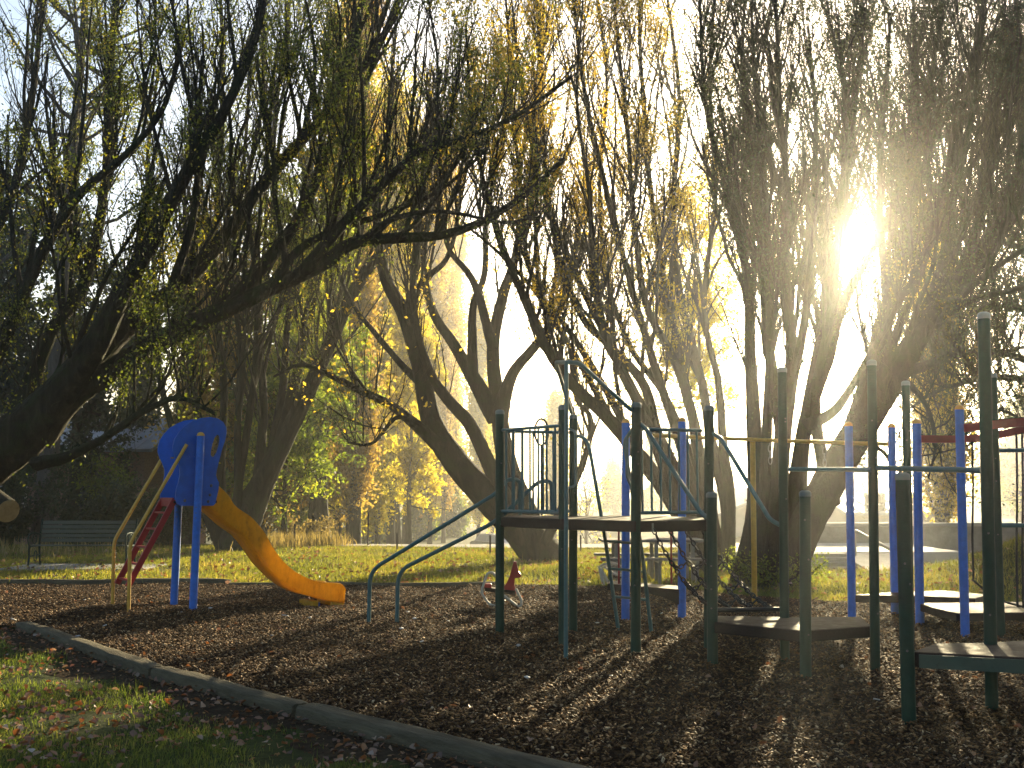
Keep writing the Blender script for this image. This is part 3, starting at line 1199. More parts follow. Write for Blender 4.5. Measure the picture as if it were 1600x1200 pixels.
mb = MB()
tops = [at(1020, 826, 10.2), at(1046, 827, 10.35), at(1072, 828, 10.5), at(1098, 828, 10.65)]
feet = [at(1122, 950, 9.87), at(1150, 950, 9.9), at(1178, 951, 9.94), at(1206, 951, 9.97)]
feet = [feet[0] + Vector((0, .35, -.02)), feet[1] + Vector((0, .3, -.02)), feet[2] + Vector((0, .15, 0)), feet[3]]
node = {}
for i, (p, q) in enumerate(zip(tops, feet)):
    chain(mb, p, q, 0.10)
    for k, t in enumerate((.3, .55, .8)):
        node[i, k] = p.lerp(q, t) - Vector((0, 0, .10 * 4 * t * (1 - t)))
for k in range(3):
    for i in range(3):
        chain(mb, node[i, k], node[i + 1, k], 0.06)
mb.build('chain_net', m_chain, cf)
for p in tops:
    mb = MB()
    mb.tube([p + Vector((0, 0, .05)), p + Vector((0, 0, .0)), p - Vector((0, 0, .03))], 0.009, 6)
    mb.build('shackle', m_steel, cf)
# crest-shaped play panel standing behind the far guard rail (round steering ring)
mb = MB()
cc = at(846, 675, 12.3)
mb.tube([cc + Vector((math.cos(a) * .075, 0, math.sin(a) * .15)) for a in np.linspace(0, 2 * PI, 20, False)], 0.012, 6, False, True)
mb.tube([cc + Vector((0, 0, -.16)), Vector((cc.x, 12.3, Z1))], 0.012, 6)
mb.build('steering_ring', m_black, cf)

# ------------------------------------------------------------------ the blue climbing frame behind
bf = thing('climbing_frame', 'blue post climbing frame with yellow caps, yellow overhead bar and red hoops', 'climbing frame', (4.0, 13, 0))
BP = {}


def bpost(key, bx, by, tx, ty, r=0.048, d=None):
    p = base_pt(bx, by)
    q = at(tx, ty, p.y)
    BP[key] = p
    post(bf, 'post', p, q.z, r, m_blue, m_yel, (q.x - p.x, 0), dome=0.9)
    return p


b1 = bpost('1', 977, 970, 978, 661)
b2 = bpost('2', 1065, 968, 1066, 659)
b3 = bpost('3', 1331, 965, 1326, 666)
b4 = bpost('4', 1398, 960, 1393, 668)
b5 = bpost('5', 1437, 976, 1432, 662, 0.05)
b6 = bpost('6', 1508, 998, 1499, 640, 0.045)
b7 = bpost('7', 1720, 985, 1705, 640, 0.047)
b8 = bpost('8', 1690, 952, 1676, 660, 0.047)
b9 = bpost('9', 935, 947, 937, 668) if False else None


def bdeck(poly, zt_, th):
    mb = MB()
    mb.prism(poly, zt_ - th, zt_, 0.008)
    return mb.build('deck', m_deck, bf)


# swinging step hung between the two left posts, its underside curved
pz = at(1000, 916, 13.0).z
P0, P1 = at(949, 912, 13.2), at(1062, 921, 12.95)
mb = MB()
n = 10
vs, fs = [], []
for i in range(n + 1):
    t = i / n
    c = P0.lerp(P1, t)
    lo_ = 0.075 + 0.11 * max(0, (t - .5) / .5) ** 2
    for dy in (0, .5):
        vs += [(c.x + dy * .1, c.y + dy, c.z), (c.x + dy * .1, c.y + dy, c.z - lo_)]
for i in range(n):
    a = i * 4
    e = a + 4
    fs += [(a, a + 2, e + 2, e), (a + 1, e + 1, e + 3, a + 3), (a, e, e + 1, a + 1), (a + 2, a + 3, e + 3, e + 2)]
fs += [(0, 1, 3, 2), (n * 4, n * 4 + 2, n * 4 + 3, n * 4 + 1)]
mb.add(vs, fs)
mb.build('hanging_step', m_deck, bf)
beam = MB()
beam.tube([Vector((b1.x - .35, b1.y - .02, 1.19)), Vector((b2.x + .02, b2.y, 1.19))], 0.022, 10)
beam.build('cross_beam', m_blue, bf)
for px in (967, 1049):
    c = at(px, 905, 13.05)
    mb = MB()
    mb.tube([Vector((c.x, 13.05, 0.44)), Vector((c.x, 13.0, 1.19))], 0.0125, 8)
    mb.build('hanger_rod', m_red, bf)
zd = 0.30
bdeck([(b3.x, b3.y - .03), (b4.x + .1, b4.y - .45), (5.35, 12.75), (5.7, 13.2), (5.4, 13.75), (b4.x, b4.y + .05)], zd, 0.085)
zd2 = 0.27
bdeck([(b5.x - .02, b5.y - .5), (b6.x, b6.y + .2), (5.6, 11.6), (6.3, 12.0), (6.2, 12.7), (b5.x, b5.y + .03)], zd2, 0.085)
# yellow overhead bar on its yellow leg
leg = base_pt(1179, 945)
yb = MB()
yb.tube([at(1020, 680, 13.0), at(1100, 684, 13.6), at(1178, 687, 14.3), at(1290, 691, 13.9), at(1391, 694, b4.y)], 0.026, 10)
yo = yb.build('overhead_bar', m_yel, bf)
mb = MB()
mb.tube([Vector((leg.x, leg.y, -.1)), at(1176, 690, 14.3)], 0.036, 12)
mb.build('leg', m_yel, bf)
for px, py in ((1110, 690), (1203, 695), (1288, 699), (1325, 700)):
    c = at(px, py, 14.0)
    mb = MB()
    mb.tube([c + Vector((0, 0, .03)), c], 0.008, 6)
    for k in range(3):
        q = c - Vector((0, 0, .05 + .075 * k))
        lp = [q + Vector((math.cos(a) * .022 * (k % 2 == 0), math.cos(a) * .022 * (k % 2), math.sin(a) * .05)) for a in np.linspace(0, 2 * PI, 10, False)]
        mb.tube(lp, 0.0065, 5, False, True)
    mb.build('swivel_hook', m_steel, yo)
# red hoop beams running off to the right
for pts in ([at(1504, 669, b6.y), at(1540, 665, 10.9), at(1600, 660, 10.5), at(1668, 662, 10.6), at(1712, 666, 11.2)],
            [at(1438, 686, b5.y), at(1500, 686, 12.6), at(1545, 683, 12.5), at(1600, 671, 12.0), at(1660, 664, 11.3), at(1690, 662, 10.8)]):
    c = spline([tuple(p) for p in pts], 24)
    mb = MB()
    vs, fs = [], []
    for p in c:
        for dy, dz in ((-.025, -.042), (.025, -.042), (.025, .042), (-.025, .042)):
            vs.append((p[0], p[1] + dy, p[2] + dz))
    for i in range(23):
        for k in range(4):
            fs.append((i * 4 + k, i * 4 + (k + 1) % 4, i * 4 + 4 + (k + 1) % 4, i * 4 + 4 + k))
    fs += [(3, 2, 1, 0), (92, 93, 94, 95)]
    mb.add(vs, fs)
    mb.build('hoop_beam', m_red, bf)
# black ropes hanging from the hoops, with a ring of rope at the foot
for px, d, yt, ybm in ((1519, 12.5, 690, 905), (1588, 12.1, 678, 950), (1597, 12.0, 676, 950), (1612, 11.8, 672, 955)):
    p, q = at(px, yt, d), at(px + 2, ybm, d)
    mb = MB()
    mb.tube([p, p.lerp(q, .3) + Vector((.006, 0, 0)), p.lerp(q, .7) - Vector((.008, 0, 0)), q], 0.0125, 8)
    mb.build('rope', m_black, bf)
p, q = at(1519, 905, 12.5), at(1600, 948, 12.1)
mb = MB()
mb.tube([p, p.lerp(q, .35) - Vector((0, 0, .07)), p.lerp(q, .7) - Vector((0, 0, .05)), q], 0.0125, 8)
mb.build('rope', m_black, bf)

# ------------------------------------------------------------------ the slide
PC = Vector((-4.22, 13.9, 0))
yaw = R(36)
ua = Vector((math.cos(yaw), math.sin(yaw), 0))
uc = Vector((math.sin(yaw), -math.cos(yaw), 0))
sl_ = thing('playground_slide', 'orange chute slide with blue side panels, red ladder and yellow handrails', 'slide', (PC.x, PC.y, 0))


def uz(px, py, n):
    d = ray(px, py)
    t = ((PC - EYE).dot(uc) + n) / d.dot(uc)
    p = EYE + d * t
    return ((p - PC).dot(ua), p.z)


def uzz(zx, zy, n):            # pixel inside the enlarged slide picture
    return uz(150 + zx / 3.636, 640 + zy / 3.636, n)


def sp(u, n, z):
    return PC + ua * u + uc * n + Vector((0, 0, z))


outline = [(450, 495), (455, 450), (468, 410), (475, 370), (475, 335), (462, 300), (446, 268), (436, 235), (436, 205), (447, 165), (470, 130), (505, 92), (550, 65), (595, 48), (645, 42), (690, 50), (722, 72), (738, 100), (740, 135), (730, 180),
           (712, 235), (698, 290), (686, 340), (680, 372), (686, 395), (697, 415), (696, 450), (684, 500), (676, 535), (664, 546), (480, 546), (462, 540), (455, 525)]
hole = [(690, 140), (700, 150), (703, 170), (697, 205), (684, 245), (672, 266), (658, 270), (650, 258), (651, 235), (660, 195), (674, 155)]
PO = [uzz(x, y, .285) for x, y in outline]
HO = [uzz(x, y, .285) for x, y in hole]
for n in (.285, -.285):
    mb = MB()
    hl = [HO]
    # two narrow finger slots
    for sx in (520, 548):
        hl.append([uzz(sx + dx, 268 + dy, .285) for dx, dy in ((-12, -4), (12, -4), (12, 4), (-12, 4))])
    mb.slab(PO, PC, ua, Vector((0, 0, 1)), uc, 0.022, hl)
    for i in range(len(mb.v)):
        mb.v[i] = tuple(Vector(mb.v[i]) + uc * n)
    o = mb.build('side_panel', m_panel, sl_)
    for x, y in ((652, 432), (645, 485), (635, 522), (502, 517)):
        u, z = uzz(x, y, .285)
        bolt(sp(u, n + .013, z), o, 0.02)
# posts outside the panels, yellow domes
for n in (.35, -.35):
    u0 = 0.08
    q = sp(u0, n, 0)
    ptop = 2.22
    post(sl_, 'post', q, ptop, 0.048, m_blue, m_yel, (ua.x * .05, 0), dome=0.8)
    for z in (1.2, 1.26, 1.33):
        bolt(q + Vector((0.02, -.045, z)), sl_)
# deck
mb = MB()
zdk = uzz(400, 497, 0)[1]
u_a, u_b = PO[0][0], uzz(690, 540, .285)[0]
mb.slab([(u_a, -.265), (u_b, -.265), (u_b, .265), (u_a, .265)], PC + Vector((0, 0, zdk - .06)), ua, uc, Vector((0, 0, 1)), 0.03)
mb.build('deck', m_deck, sl_)
# ladder
t0, t1 = uzz(443, 512, .2), uzz(188, 985, .2)
lb = thing('x', 'x', 'x') if False else None
dirv = Vector((t1[0] - t0[0], t1[1] - t0[1]))
dl = dirv.length
for n in (.22, -.22):
    mb = MB()
    a, b_ = sp(t0[0], n, t0[1]), sp(t1[0] + dirv.x * .04, n, t1[1] + dirv.y * .04)
    d = (b_ - a).normalized()
    side = uc.cross(d).normalized()
    M = Matrix((uc, side, d)).transposed()
    mb.box((a + b_) / 2, (0.03, 0.075, (b_ - a).length), 0, 0.006, M)
    mb.build('stringer', m_red, sl_)
for t in (.16, .36, .58, .78, .97):
    c = Vector(t0).lerp(Vector(t1), t)
    mb = MB()
    mb.box(sp(c.x, 0, c.y), (0.055, 0.39, 0.022), yaw)
    mb.build('rung', m_red, sl_)
mb = MB()
c = Vector(t0).lerp(Vector(t1), .03)
mb.box(sp(c.x, 0, c.y), (0.03, 0.41, 0.11), yaw, 0.005)
mb.build('top_plate', m_red, sl_)
# yellow handrails
h0, h1 = uzz(515, 198, .33), uzz(193, 760, .33)
for n in (.33, -.33):
    mb = MB()
    u2 = uzz(187, 1130, .33)[0]
    q = sp(u2, n, 0)
    mb.bent([sp(h0[0], n, h0[1]), sp(h1[0], n, h1[1]), Vector((q.x, q.y, gh(q.x, q.y) - .1))], 0.022, 0.09, 10, 6)
    mb.build('handrail', m_yel, sl_)
# chute
topE = [(690, 430), (745, 482), (792, 550), (880, 612), (950, 692), (1000, 780), (1060, 860), (1130, 920), (1220, 965), (1320, 984), (1392, 990), (1416, 1022)]
botE = [(650, 560), (712, 612), (768, 662), (850, 722), (908, 792), (962, 872), (1018, 932), (1088, 995), (1178, 1045), (1290, 1074), (1345, 1092), (1412, 1100)]
nn_ = .25
T_ = spline([(*uzz(x, y, nn_), 0) for x, y in topE], 44)
B_ = spline([(*uzz(x, y, nn_), 0) for x, y in botE], 44)
mb = MB()
vs, fs = [], []
for (tu, tz, _), (bu, bz, _) in zip(T_, B_):
    lo2 = Vector((bu, bz))
    hi2 = Vector((tu, tz))
    up = (hi2 - lo2)
    k = lo2 + up * .22
    sec = [(.225, lo2), (.245, lo2 + up * .1), (.262, hi2 - up * .06), (.272, hi2), (.235, hi2 + up * .02), (.222, hi2 - up * .10), (.195, k + up * .10), (.13, k), (0, k - up * .04),
           (-.13, k), (-.195, k + up * .10), (-.222, hi2 - up * .10), (-.235, hi2 + up * .02), (-.272, hi2), (-.262, hi2 - up * .06), (-.245, lo2 + up * .1), (-.225, lo2), (0, lo2 - up * .02)]
    for n, p in sec:
        vs.append(sp(p[0], n, p[1]))
ns = 18
for i in range(43):
    for k in range(ns):
        k2 = (k + 1) % ns
        fs.append((i * ns + k, i * ns + k2, (i + 1) * ns + k2, (i + 1) * ns + k))
mb.add(vs, fs, True)
mb.add(vs[:ns], [tuple(range(ns))])
mb.add(vs[-ns:], [tuple(range(ns))])
ch = mb.build('chute', m_orange, sl_)
# closed rounded lip and feet at the bottom
eu, ez = uzz(1412, 1060, nn_)
fu0, fz0 = uzz(1340, 1096, nn_)
mb = MB()
gz = gh(sp(eu, 0, 0).x, sp(eu, 0, 0).y)
hz_ = (fz0 + 0.03) - (gz - .05)
mb.box(sp((eu + fu0) / 2 + .01, 0, (gz - .05) + hz_ / 2), (eu - fu0 + .01, .45, hz_), yaw, 0.012)
u5 = uzz(1255, 1090, nn_)[0]
mb.box(sp(u5, 0, (gz - .05) + hz_ / 2), (.10, .40, hz_), yaw, 0.012)
mb.build('foot', m_orange, sl_)
mb = MB()
u6 = uzz(1285, 1085, nn_)[0]
mb.tube([sp(u6, .12, fz0), sp(u6, .12, gz - .08)], 0.03, 10)
mb.build('footing_pipe', m_blue, sl_)

# ------------------------------------------------------------------ horse rocker
hp = base_pt(790, 948)
hr = thing('rocking_horse', 'small red horse head rocker on a bent white tube frame', 'rocker', tuple(hp))
dH = hp.y


def hpt(zx, zy, dy=0):          # pixel inside the enlarged rocker picture
    return at(700 + zx / 8.57, 830 + zy / 8.57, dH + dy)


mb = MB()
hd = [(880, 405), (915, 405), (930, 470), (945, 535), (975, 575), (978, 605), (950, 622), (895, 625), (888, 700), (905, 790), (915, 830), (770, 830), (750, 740), (790, 680), (830, 590), (860, 480)]
o0 = hpt(800, 700)
mb.slab([(hpt(x, y).x - o0.x, hpt(x, y).z - o0.z) for x, y in hd], o0, (1, 0, 0), (0, 0, 1), (0, 1, 0), 0.07)
mb.build('horse_head', m_red, hr)
mb = MB()
mb.tube([hpt(800, 600, -.14), hpt(800, 600, .14)], 0.013, 8)
mb.build('hand_peg', m_white, hr)
mb = MB()
s0, s1 = hpt(490, 775), hpt(900, 815)
mb.slab([(s0.x - o0.x, s0.z - o0.z + .03), (s1.x - o0.x, s1.z - o0.z + .02), (s1.x - o0.x, s1.z - o0.z - .03), (s0.x - o0.x, s0.z - o0.z - .02)], o0, (1, 0, 0), (0, 0, 1), (0, 1, 0), 0.16)
mb.build('seat_board', m_deck, hr)
mb = MB()
b0 = hpt(535, 735)
mb.box(b0, (.10, .15, .07), 0, .015)
mb.build('seat_back', m_red, hr)
for dy in (-.17, .17):
    mb = MB()
    mb.bent([hpt(640, 600, dy), hpt(600, 548, dy), hpt(530, 560, dy), hpt(440, 820, dy), hpt(555, 985, dy), hpt(680, 1010, dy)], 0.016, 0.07, 8, 5)
    mb.bent([hpt(680, 1010, dy), hpt(560, 985, dy)], 0.016, 0.05, 8, 4)
    mb.bent([hpt(720, 840, dy), hpt(950, 1020, dy), hpt(985, 990, dy), hpt(985, 930, dy), hpt(910, 770, dy)], 0.017, 0.06, 8, 5)
    mb.build('rocker_frame', m_white, hr)
mb = MB()
mb.tube([hpt(440, 820, -.17), hpt(440, 820, .17)], .014, 8)
mb.tube([hpt(985, 940, -.17), hpt(985, 940, .17)], .014, 8)
mb.tube([hpt(700, 830, -.17), hpt(700, 830, .17)], .014, 8)
mb.build('cross_tube', m_white, hr)
mb = MB()
coil = []
c0 = hpt(700, 850)
g0 = gh(c0.x, c0.y)
for k in range(61):
    t = k / 60
    a = 2 * PI * 5 * t
    coil.append((c0.x + .06 * math.cos(a), c0.y + .06 * math.sin(a), g0 - .02 + (c0.z - g0 + .02) * t))
mb.tube(coil, 0.011, 6)
mb.build('coil_spring', m_chain, hr)
# ------------------------------------------------------------------ bark and leaf materials
def bark(name, stops, moss=(0.035, 0.05, 0.018), mamt=0.6, scale=6):
    m, nt, out = new_mat(name)
    v = coords(nt, 'Object', (1, 1, 0.22))
    v2 = coords(nt)
    b = N(nt, 'ShaderNodeBsdfPrincipled')
    n1 = noise(nt, scale, 8, 0.7, v, 0.6)
    r1 = ramp(nt, stops)
    nt.links.new(n1.outputs['Fac'], r1.inputs['Fac'])
    n2 = noise(nt, 1.6, 5, 0.7, v2)
    r2 = ramp(nt, [(0.48, (0, 0, 0)), (0.66, (1, 1, 1))])
    nt.links.new(n2.outputs['Fac'], r2.inputs['Fac'])
    mu = N(nt, 'ShaderNodeMath', operation='MULTIPLY')
    nt.links.new(r2.outputs['Color'], mu.inputs[0])
    mu.inputs[1].default_value = mamt
    mx = N(nt, 'ShaderNodeMix', data_type='RGBA')
    nt.links.new(mu.outputs[0], mx.inputs['Factor'])
    nt.links.new(r1.outputs['Color'], mx.inputs['A'])
    mx.inputs['B'].default_value = (*moss, 1)
    nt.links.new(mx.outputs['Result'], b.inputs['Base Color'])
    b.inputs['Roughness'].default_value = 0.92
    b.inputs['Specular IOR Level'].default_value = 0.2
    n3 = noise(nt, scale * 3, 6, 0.75, v, 0.4)
    bp = N(nt, 'ShaderNodeBump')
    bp.inputs['Strength'].default_value = 1.0
    bp.inputs['Distance'].default_value = 0.12
    nt.links.new(n3.outputs['Fac'], bp.inputs['Height'])
    nt.links.new(bp.outputs['Normal'], b.inputs['Normal'])
    nt.links.new(b.outputs[0], out.inputs['Surface'])
    return m


m_bark = bark('elm_bark', [(0.3, (0.018, 0.015, 0.009)), (0.55, (0.05, 0.042, 0.025)), (0.8, (0.11, 0.09, 0.055))], moss=(0.038, 0.055, 0.013), mamt=0.75)
m_bark2 = bark('pale_bark', [(0.3, (0.06, 0.052, 0.044)), (0.55, (0.12, 0.105, 0.09)), (0.8, (0.19, 0.17, 0.15))], mamt=0.2)
m_twig = bark('twig_bark', [(0.3, (0.034, 0.034, 0.014)), (0.7, (0.085, 0.076, 0.03))], moss=(0.03, 0.045, 0.012), mamt=0.4)
m_cut = stone('sawn_wood', [(0.3, (0.24, 0.16, 0.06)), (0.7, (0.40, 0.29, 0.13))], scale=9, bump=0.3)
m_leaf_g = leaf_mat('elm_leaves', [(0.05, (0.045, 0.065, 0.010)), (0.45, (0.095, 0.12, 0.018)), (0.75, (0.18, 0.175, 0.024)), (0.98, (0.34, 0.26, 0.03))], trans=0.62, tint=(1.7, 1.7, 0.8), clump=0.4)
m_leaf_y = leaf_mat('yellowing_leaves', [(0.05, (0.07, 0.07, 0.012)), (0.3, (0.20, 0.17, 0.02)), (0.6, (0.42, 0.31, 0.03)), (0.98, (0.55, 0.42, 0.06))], trans=0.72, tint=(1.6, 1.5, 0.9), clump=0.5)
m_leaf_gold = leaf_mat('golden_leaves', [(0.05, (0.20, 0.17, 0.018)), (0.4, (0.38, 0.31, 0.028)), (0.75, (0.52, 0.43, 0.045)), (0.98, (0.60, 0.50, 0.09))], trans=0.75, tint=(1.5, 1.5, 0.8), clump=0.25)
m_leaf_br = leaf_mat('copper_leaves', [(0.05, (0.13, 0.09, 0.022)), (0.5, (0.30, 0.21, 0.05)), (0.95, (0.44, 0.33, 0.09))], trans=0.7, tint=(1.45, 1.35, 0.85), clump=0.25)
m_leaf_gr = leaf_mat('green_leaves', [(0.05, (0.035, 0.06, 0.010)), (0.45, (0.09, 0.13, 0.02)), (0.8, (0.20, 0.23, 0.03)), (0.98, (0.36, 0.31, 0.05))], trans=0.7, tint=(1.9, 1.8, 0.8), clump=0.4)
m_leaf_dk = leaf_mat('evergreen_leaves', [(0.05, (0.012, 0.022, 0.009)), (0.5, (0.03, 0.048, 0.016)), (0.95, (0.08, 0.10, 0.03))], trans=0.35, tint=(1.5, 1.5, 0.8), clump=0.35)


def limb(pts, n=150):
    """traced limb: rows of (px, py, distance, width in px) -> centre line and radii in metres"""
    q = []
    for px, py, y, wpx in pts:
        p = at(px, py, y)
        q.append((p.x, p.y, p.z, wpx * y / FPX / 2))
    s = spline(q, n)
    s[:, :3] += np.cumsum(rng.normal(0, 0.006, (n, 3)), 0) * 0.3
    return s


def W(y0, y1, w0, w1, *pts):
    """limb with distance and width running evenly from start to end"""
    n = len(pts)
    return [(p[0], p[1], y0 + (y1 - y0) * i / (n - 1), w0 + (w1 - w0) * (i / (n - 1)) ** 0.6) for i, p in enumerate(pts)]


TREE_STATS = []


def clump_in(thr, sc_=1.1, seed=0.0):
    """leaves gather in clumps: keep those where a few crossed waves run high"""
    def f(C):
        x, y, z = C[:, 0] * sc_ + seed, C[:, 1] * sc_, C[:, 2] * sc_
        n = np.sin(x * 1.7 + z) * np.sin(y * 1.3 - x * .6) + np.sin(z * 1.9 + y * .8 + seed) * np.sin(x * 2.6 - z * 1.2) + .6 * np.sin(x * 4.3 + y) * np.sin(z * 4.9 - x)
        return n + rng.normal(0, .35, len(C)) > thr
    return f


def build_tree(name, label, cat, base, limbs, n2, n3, n4, nleaf, leafmat, leafsize, barkm=None, group=None,
               L2=(1.5, 3.6), L3=(0.7, 1.9), L4=(0.3, 0.9), zcap=14, leaf_where=None, wk=0.8, up2=0.10, tmin2=0.22, sun_clear=True, cb=0.75, leaf_level=4, gnarl=0.075, drop=0):
    barkm = barkm or m_bark
    root = thing(name, label, cat, base, group)
    K = 150
    S = [limb(l, K) for l in limbs]
    P = np.stack([s[:, :3] for s in S])
    Rr = np.maximum(np.stack([s[:, 3] for s in S]) * wk, 0.012)
    trunk = [tubes_np(P, Rr, 30, gnarl)]
    # root flare
    P2, R2 = grow(P, Rr, n2, tmin2, L2, 9, 0.5, cb, 0.6, up2, 0.09, 0.05)
    P3, R3 = grow(np.concatenate([P2]), R2, n3, 0.12, L3, 7, 0.65, 0.45, 0.6, 0.10, 0.13, 0.018)
    # straight shoots off the big limbs as well
    P3b, R3b = grow(P, Rr, n3 // 4, 0.3, (L3[0], L3[1] * 1.2), 7, 0.4, 0.9, 0.5, 0.13, 0.14, 0.02)
    P3, R3 = np.concatenate([P3, P3b]), np.concatenate([R3, R3b])
    P4, R4 = grow(P3, R3, n4, 0.1, L4, 5, 0.7, 0.4, 0.6, 0.06, 0.2, 0.0065, tip=0.45)
    if drop:
        P5, R5 = grow(np.concatenate([P]), Rr, drop, 0.25, (0.3, 1.0), 5, 0.2, -0.5, 0.6, -0.25, 0.2, 0.006, tip=0.5)
        P4, R4 = np.concatenate([P4, P5]), np.concatenate([R4, R5])

    def keep(PP, deg):
        ok = PP[:, 0, 2] < zcap
        # well above the picture nothing needs fine twigs
        if sun_clear:
            ok &= ~sun_gap(PP, deg).any(axis=1)
        return ok
    k2 = keep(P2, 0.65)
    k3 = keep(P3, 0.6)
    k4 = keep(P4, 0.65)
    br = [tubes_np(P2[k2], R2[k2], 7), tubes_np(P3[k3], R3[k3], 5)]
    tw = tubes_np(P4[k4], np.maximum(R4[k4], 0.0028), 3)
    V, F = join_np(trunk)
    link('trunk', mesh_np('trunk', V, F), barkm, root, True)
    V, F = join_np(br)
    link('branches', mesh_np('branches', V, F), barkm, root, True)
    link('twigs', mesh_np('twigs', *tw), m_twig, root, True)
    if nleaf:
        src = P4[k4] if leaf_level == 4 else P3[k3]
        i = rng.integers(0, len(src), nleaf)
        t = rng.uniform(0.15, 1, nleaf) * (src.shape[1] - 1)
        j = np.minimum(t.astype(int), src.shape[1] - 2)
        w_ = (t - j)[:, None]
        Cn = src[i, j] * (1 - w_) + src[i, j + 1] * w_ + rng.normal(0, 0.085, (nleaf, 3))
        if leaf_where is not None:
            Cn = Cn[leaf_where(Cn)]
        if sun_clear:
            Cn = Cn[~sun_gap(Cn, 0.75)]
        V, F = leaves_np(Cn, leafsize)
        link('crown', mesh_np('crown', V, F), leafmat, root)
        TREE_STATS.append((name, len(Cn)))
    return root


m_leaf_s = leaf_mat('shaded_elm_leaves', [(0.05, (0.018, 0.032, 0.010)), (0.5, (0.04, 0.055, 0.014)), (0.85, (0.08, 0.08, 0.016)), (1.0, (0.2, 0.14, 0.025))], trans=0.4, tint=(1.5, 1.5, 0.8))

# ---- the leaning giant at the left edge
L1 = [
    [(-260, 980, 18, 190), (-180, 860, 18, 160), (-55, 742, 18, 140), (40, 672, 17.9, 122), (106, 600, 17.7, 88), (160, 520, 17.4, 60), (195, 449, 17.2, 46), (230, 390, 17, 38), (280, 290, 16.8, 32), (350, 175, 16.5, 24), (400, 60, 16.3, 15), (430, -80, 16, 8)],
    W(18.1, 19.4, 80, 12, (70, 665), (120, 600), (187, 520), (262, 464), (330, 395), (430, 265), (510, 175), (590, 70), (640, -50)),
    W(17.9, 17.2, 85, 11, (60, 680), (112, 622), (180, 576), (274, 520), (375, 472), (500, 415), (560, 378), (700, 366), (800, 320), (880, 250)),
    W(17.5, 16.4, 32, 8, (470, 428), (540, 345), (650, 240), (700, 225), (800, 185), (890, 120)),
    W(17.8, 19.2, 46, 9, (340, 490), (400, 430), (470, 335), (520, 215), (550, 75), (585, -60)),
    W(17.5, 16.4, 34, 9, (55, 725), (105, 712), (157, 685), (232, 636), (281, 621), (335, 645)),
    W(18.2, 19.8, 60, 10, (10, 690), (45, 600), (75, 524), (130, 440), (160, 300), (168, 150), (185, -30)),
    W(18.3, 17.0, 50, 9, (-60, 738), (-30, 620), (20, 500), (80, 370), (130, 300), (200, 240), (255, 170), (290, 60)),
    W(18.4, 19.5, 46, 8, (-120, 800), (-75, 560), (-20, 390), (20, 300), (45, 180), (60, 60), (75, -60)),
    W(17.2, 16.2, 24, 7, (262, 464), (300, 350), (310, 230), (290, 120), (270, 0)),
    W(17.4, 18.4, 26, 7, (420, 450), (480, 380), (610, 330), (680, 300), (760, 230)),
    W(17.2, 16, 18, 6, (560, 378), (620, 340), (700, 330), (790, 345), (850, 335)),
]
t1 = build_tree('leaning_tree', 'huge dark leaning tree with a sawn limb stub, reaching over bench and slide', 'tree', (-1.27 * 18 / 1.7 + .5, 18, 0), L1,
                140, 760, 4600, 120000, m_leaf_g, (0.035, 0.075), drop=450, wk=.66, gnarl=.09, zcap=11, L2=(1.6, 4.6), L3=(.7, 2.4), leaf_where=clump_in(.15, .8))
# sawn stub near its foot
mb = MB()
p0, p1 = at(-36, 768, 17.7), at(13, 799, 17.1)
mb.tube([p0, p0.lerp(p1, .5), p1], [.28, .21, .19], 16, False)
st = mb.build('limb_stub', m_bark, t1)
mb = MB()
d_ = (p1 - p0).normalized()
mb.tube([p1 - d_ * .01, p1 + d_ * .006], [.186, .178], 16, True)
mb.build('sawn_face', m_cut, st)

# ---- the clump of stems behind the slide
L2_ = [
    [(368, 910, 28, 110), (374, 850, 28, 84), (390, 795, 28, 66), (435, 705, 28, 44), (490, 590, 28, 34), (530, 500, 27.8, 30), (560, 440, 27.5, 26), (620, 360, 27, 18), (700, 270, 26.5, 10), (760, 180, 26, 6)],
    W(28, 28.6, 26, 7, (352, 880), (345, 740), (350, 600), (335, 450), (342, 300), (350, 120), (345, -30)),
    W(27.8, 27.2, 22, 6, (375, 850), (371, 680), (378, 560), (362, 420), (380, 250), (392, 80)),
    W(28.2, 29, 24, 7, (395, 820), (412, 640), (405, 500), (430, 350), (430, 200), (450, 30), (455, -60)),
    W(28, 28.6, 24, 6, (405, 790), (440, 620), (452, 480), (480, 350), (490, 200), (520, 20)),
    W(28, 27, 24, 6, (350, 860), (318, 700), (300, 600), (290, 450), (285, 300), (300, 120)),
    W(28, 29.5, 30, 6, (430, 720), (470, 560), (500, 400), (560, 300), (570, 150), (600, 10)),
    W(28, 27, 20, 6, (360, 840), (395, 600), (400, 450), (385, 300), (410, 150), (405, 0)),
    W(28, 29, 20, 6, (345, 860), (275, 690), (245, 560), (240, 420), (230, 260), (250, 90)),
]
build_tree('many_stemmed_tree', 'many-stemmed tree fanning up straight behind the orange slide chute', 'tree', (-7, 28, 0), L2_,
           170, 950, 4600, 70000, m_leaf_g, (0.045, 0.095), wk=.7, zcap=15.5, L2=(2.2, 5.5), L3=(0.9, 2.8), leaf_where=clump_in(.15, .7, 2))

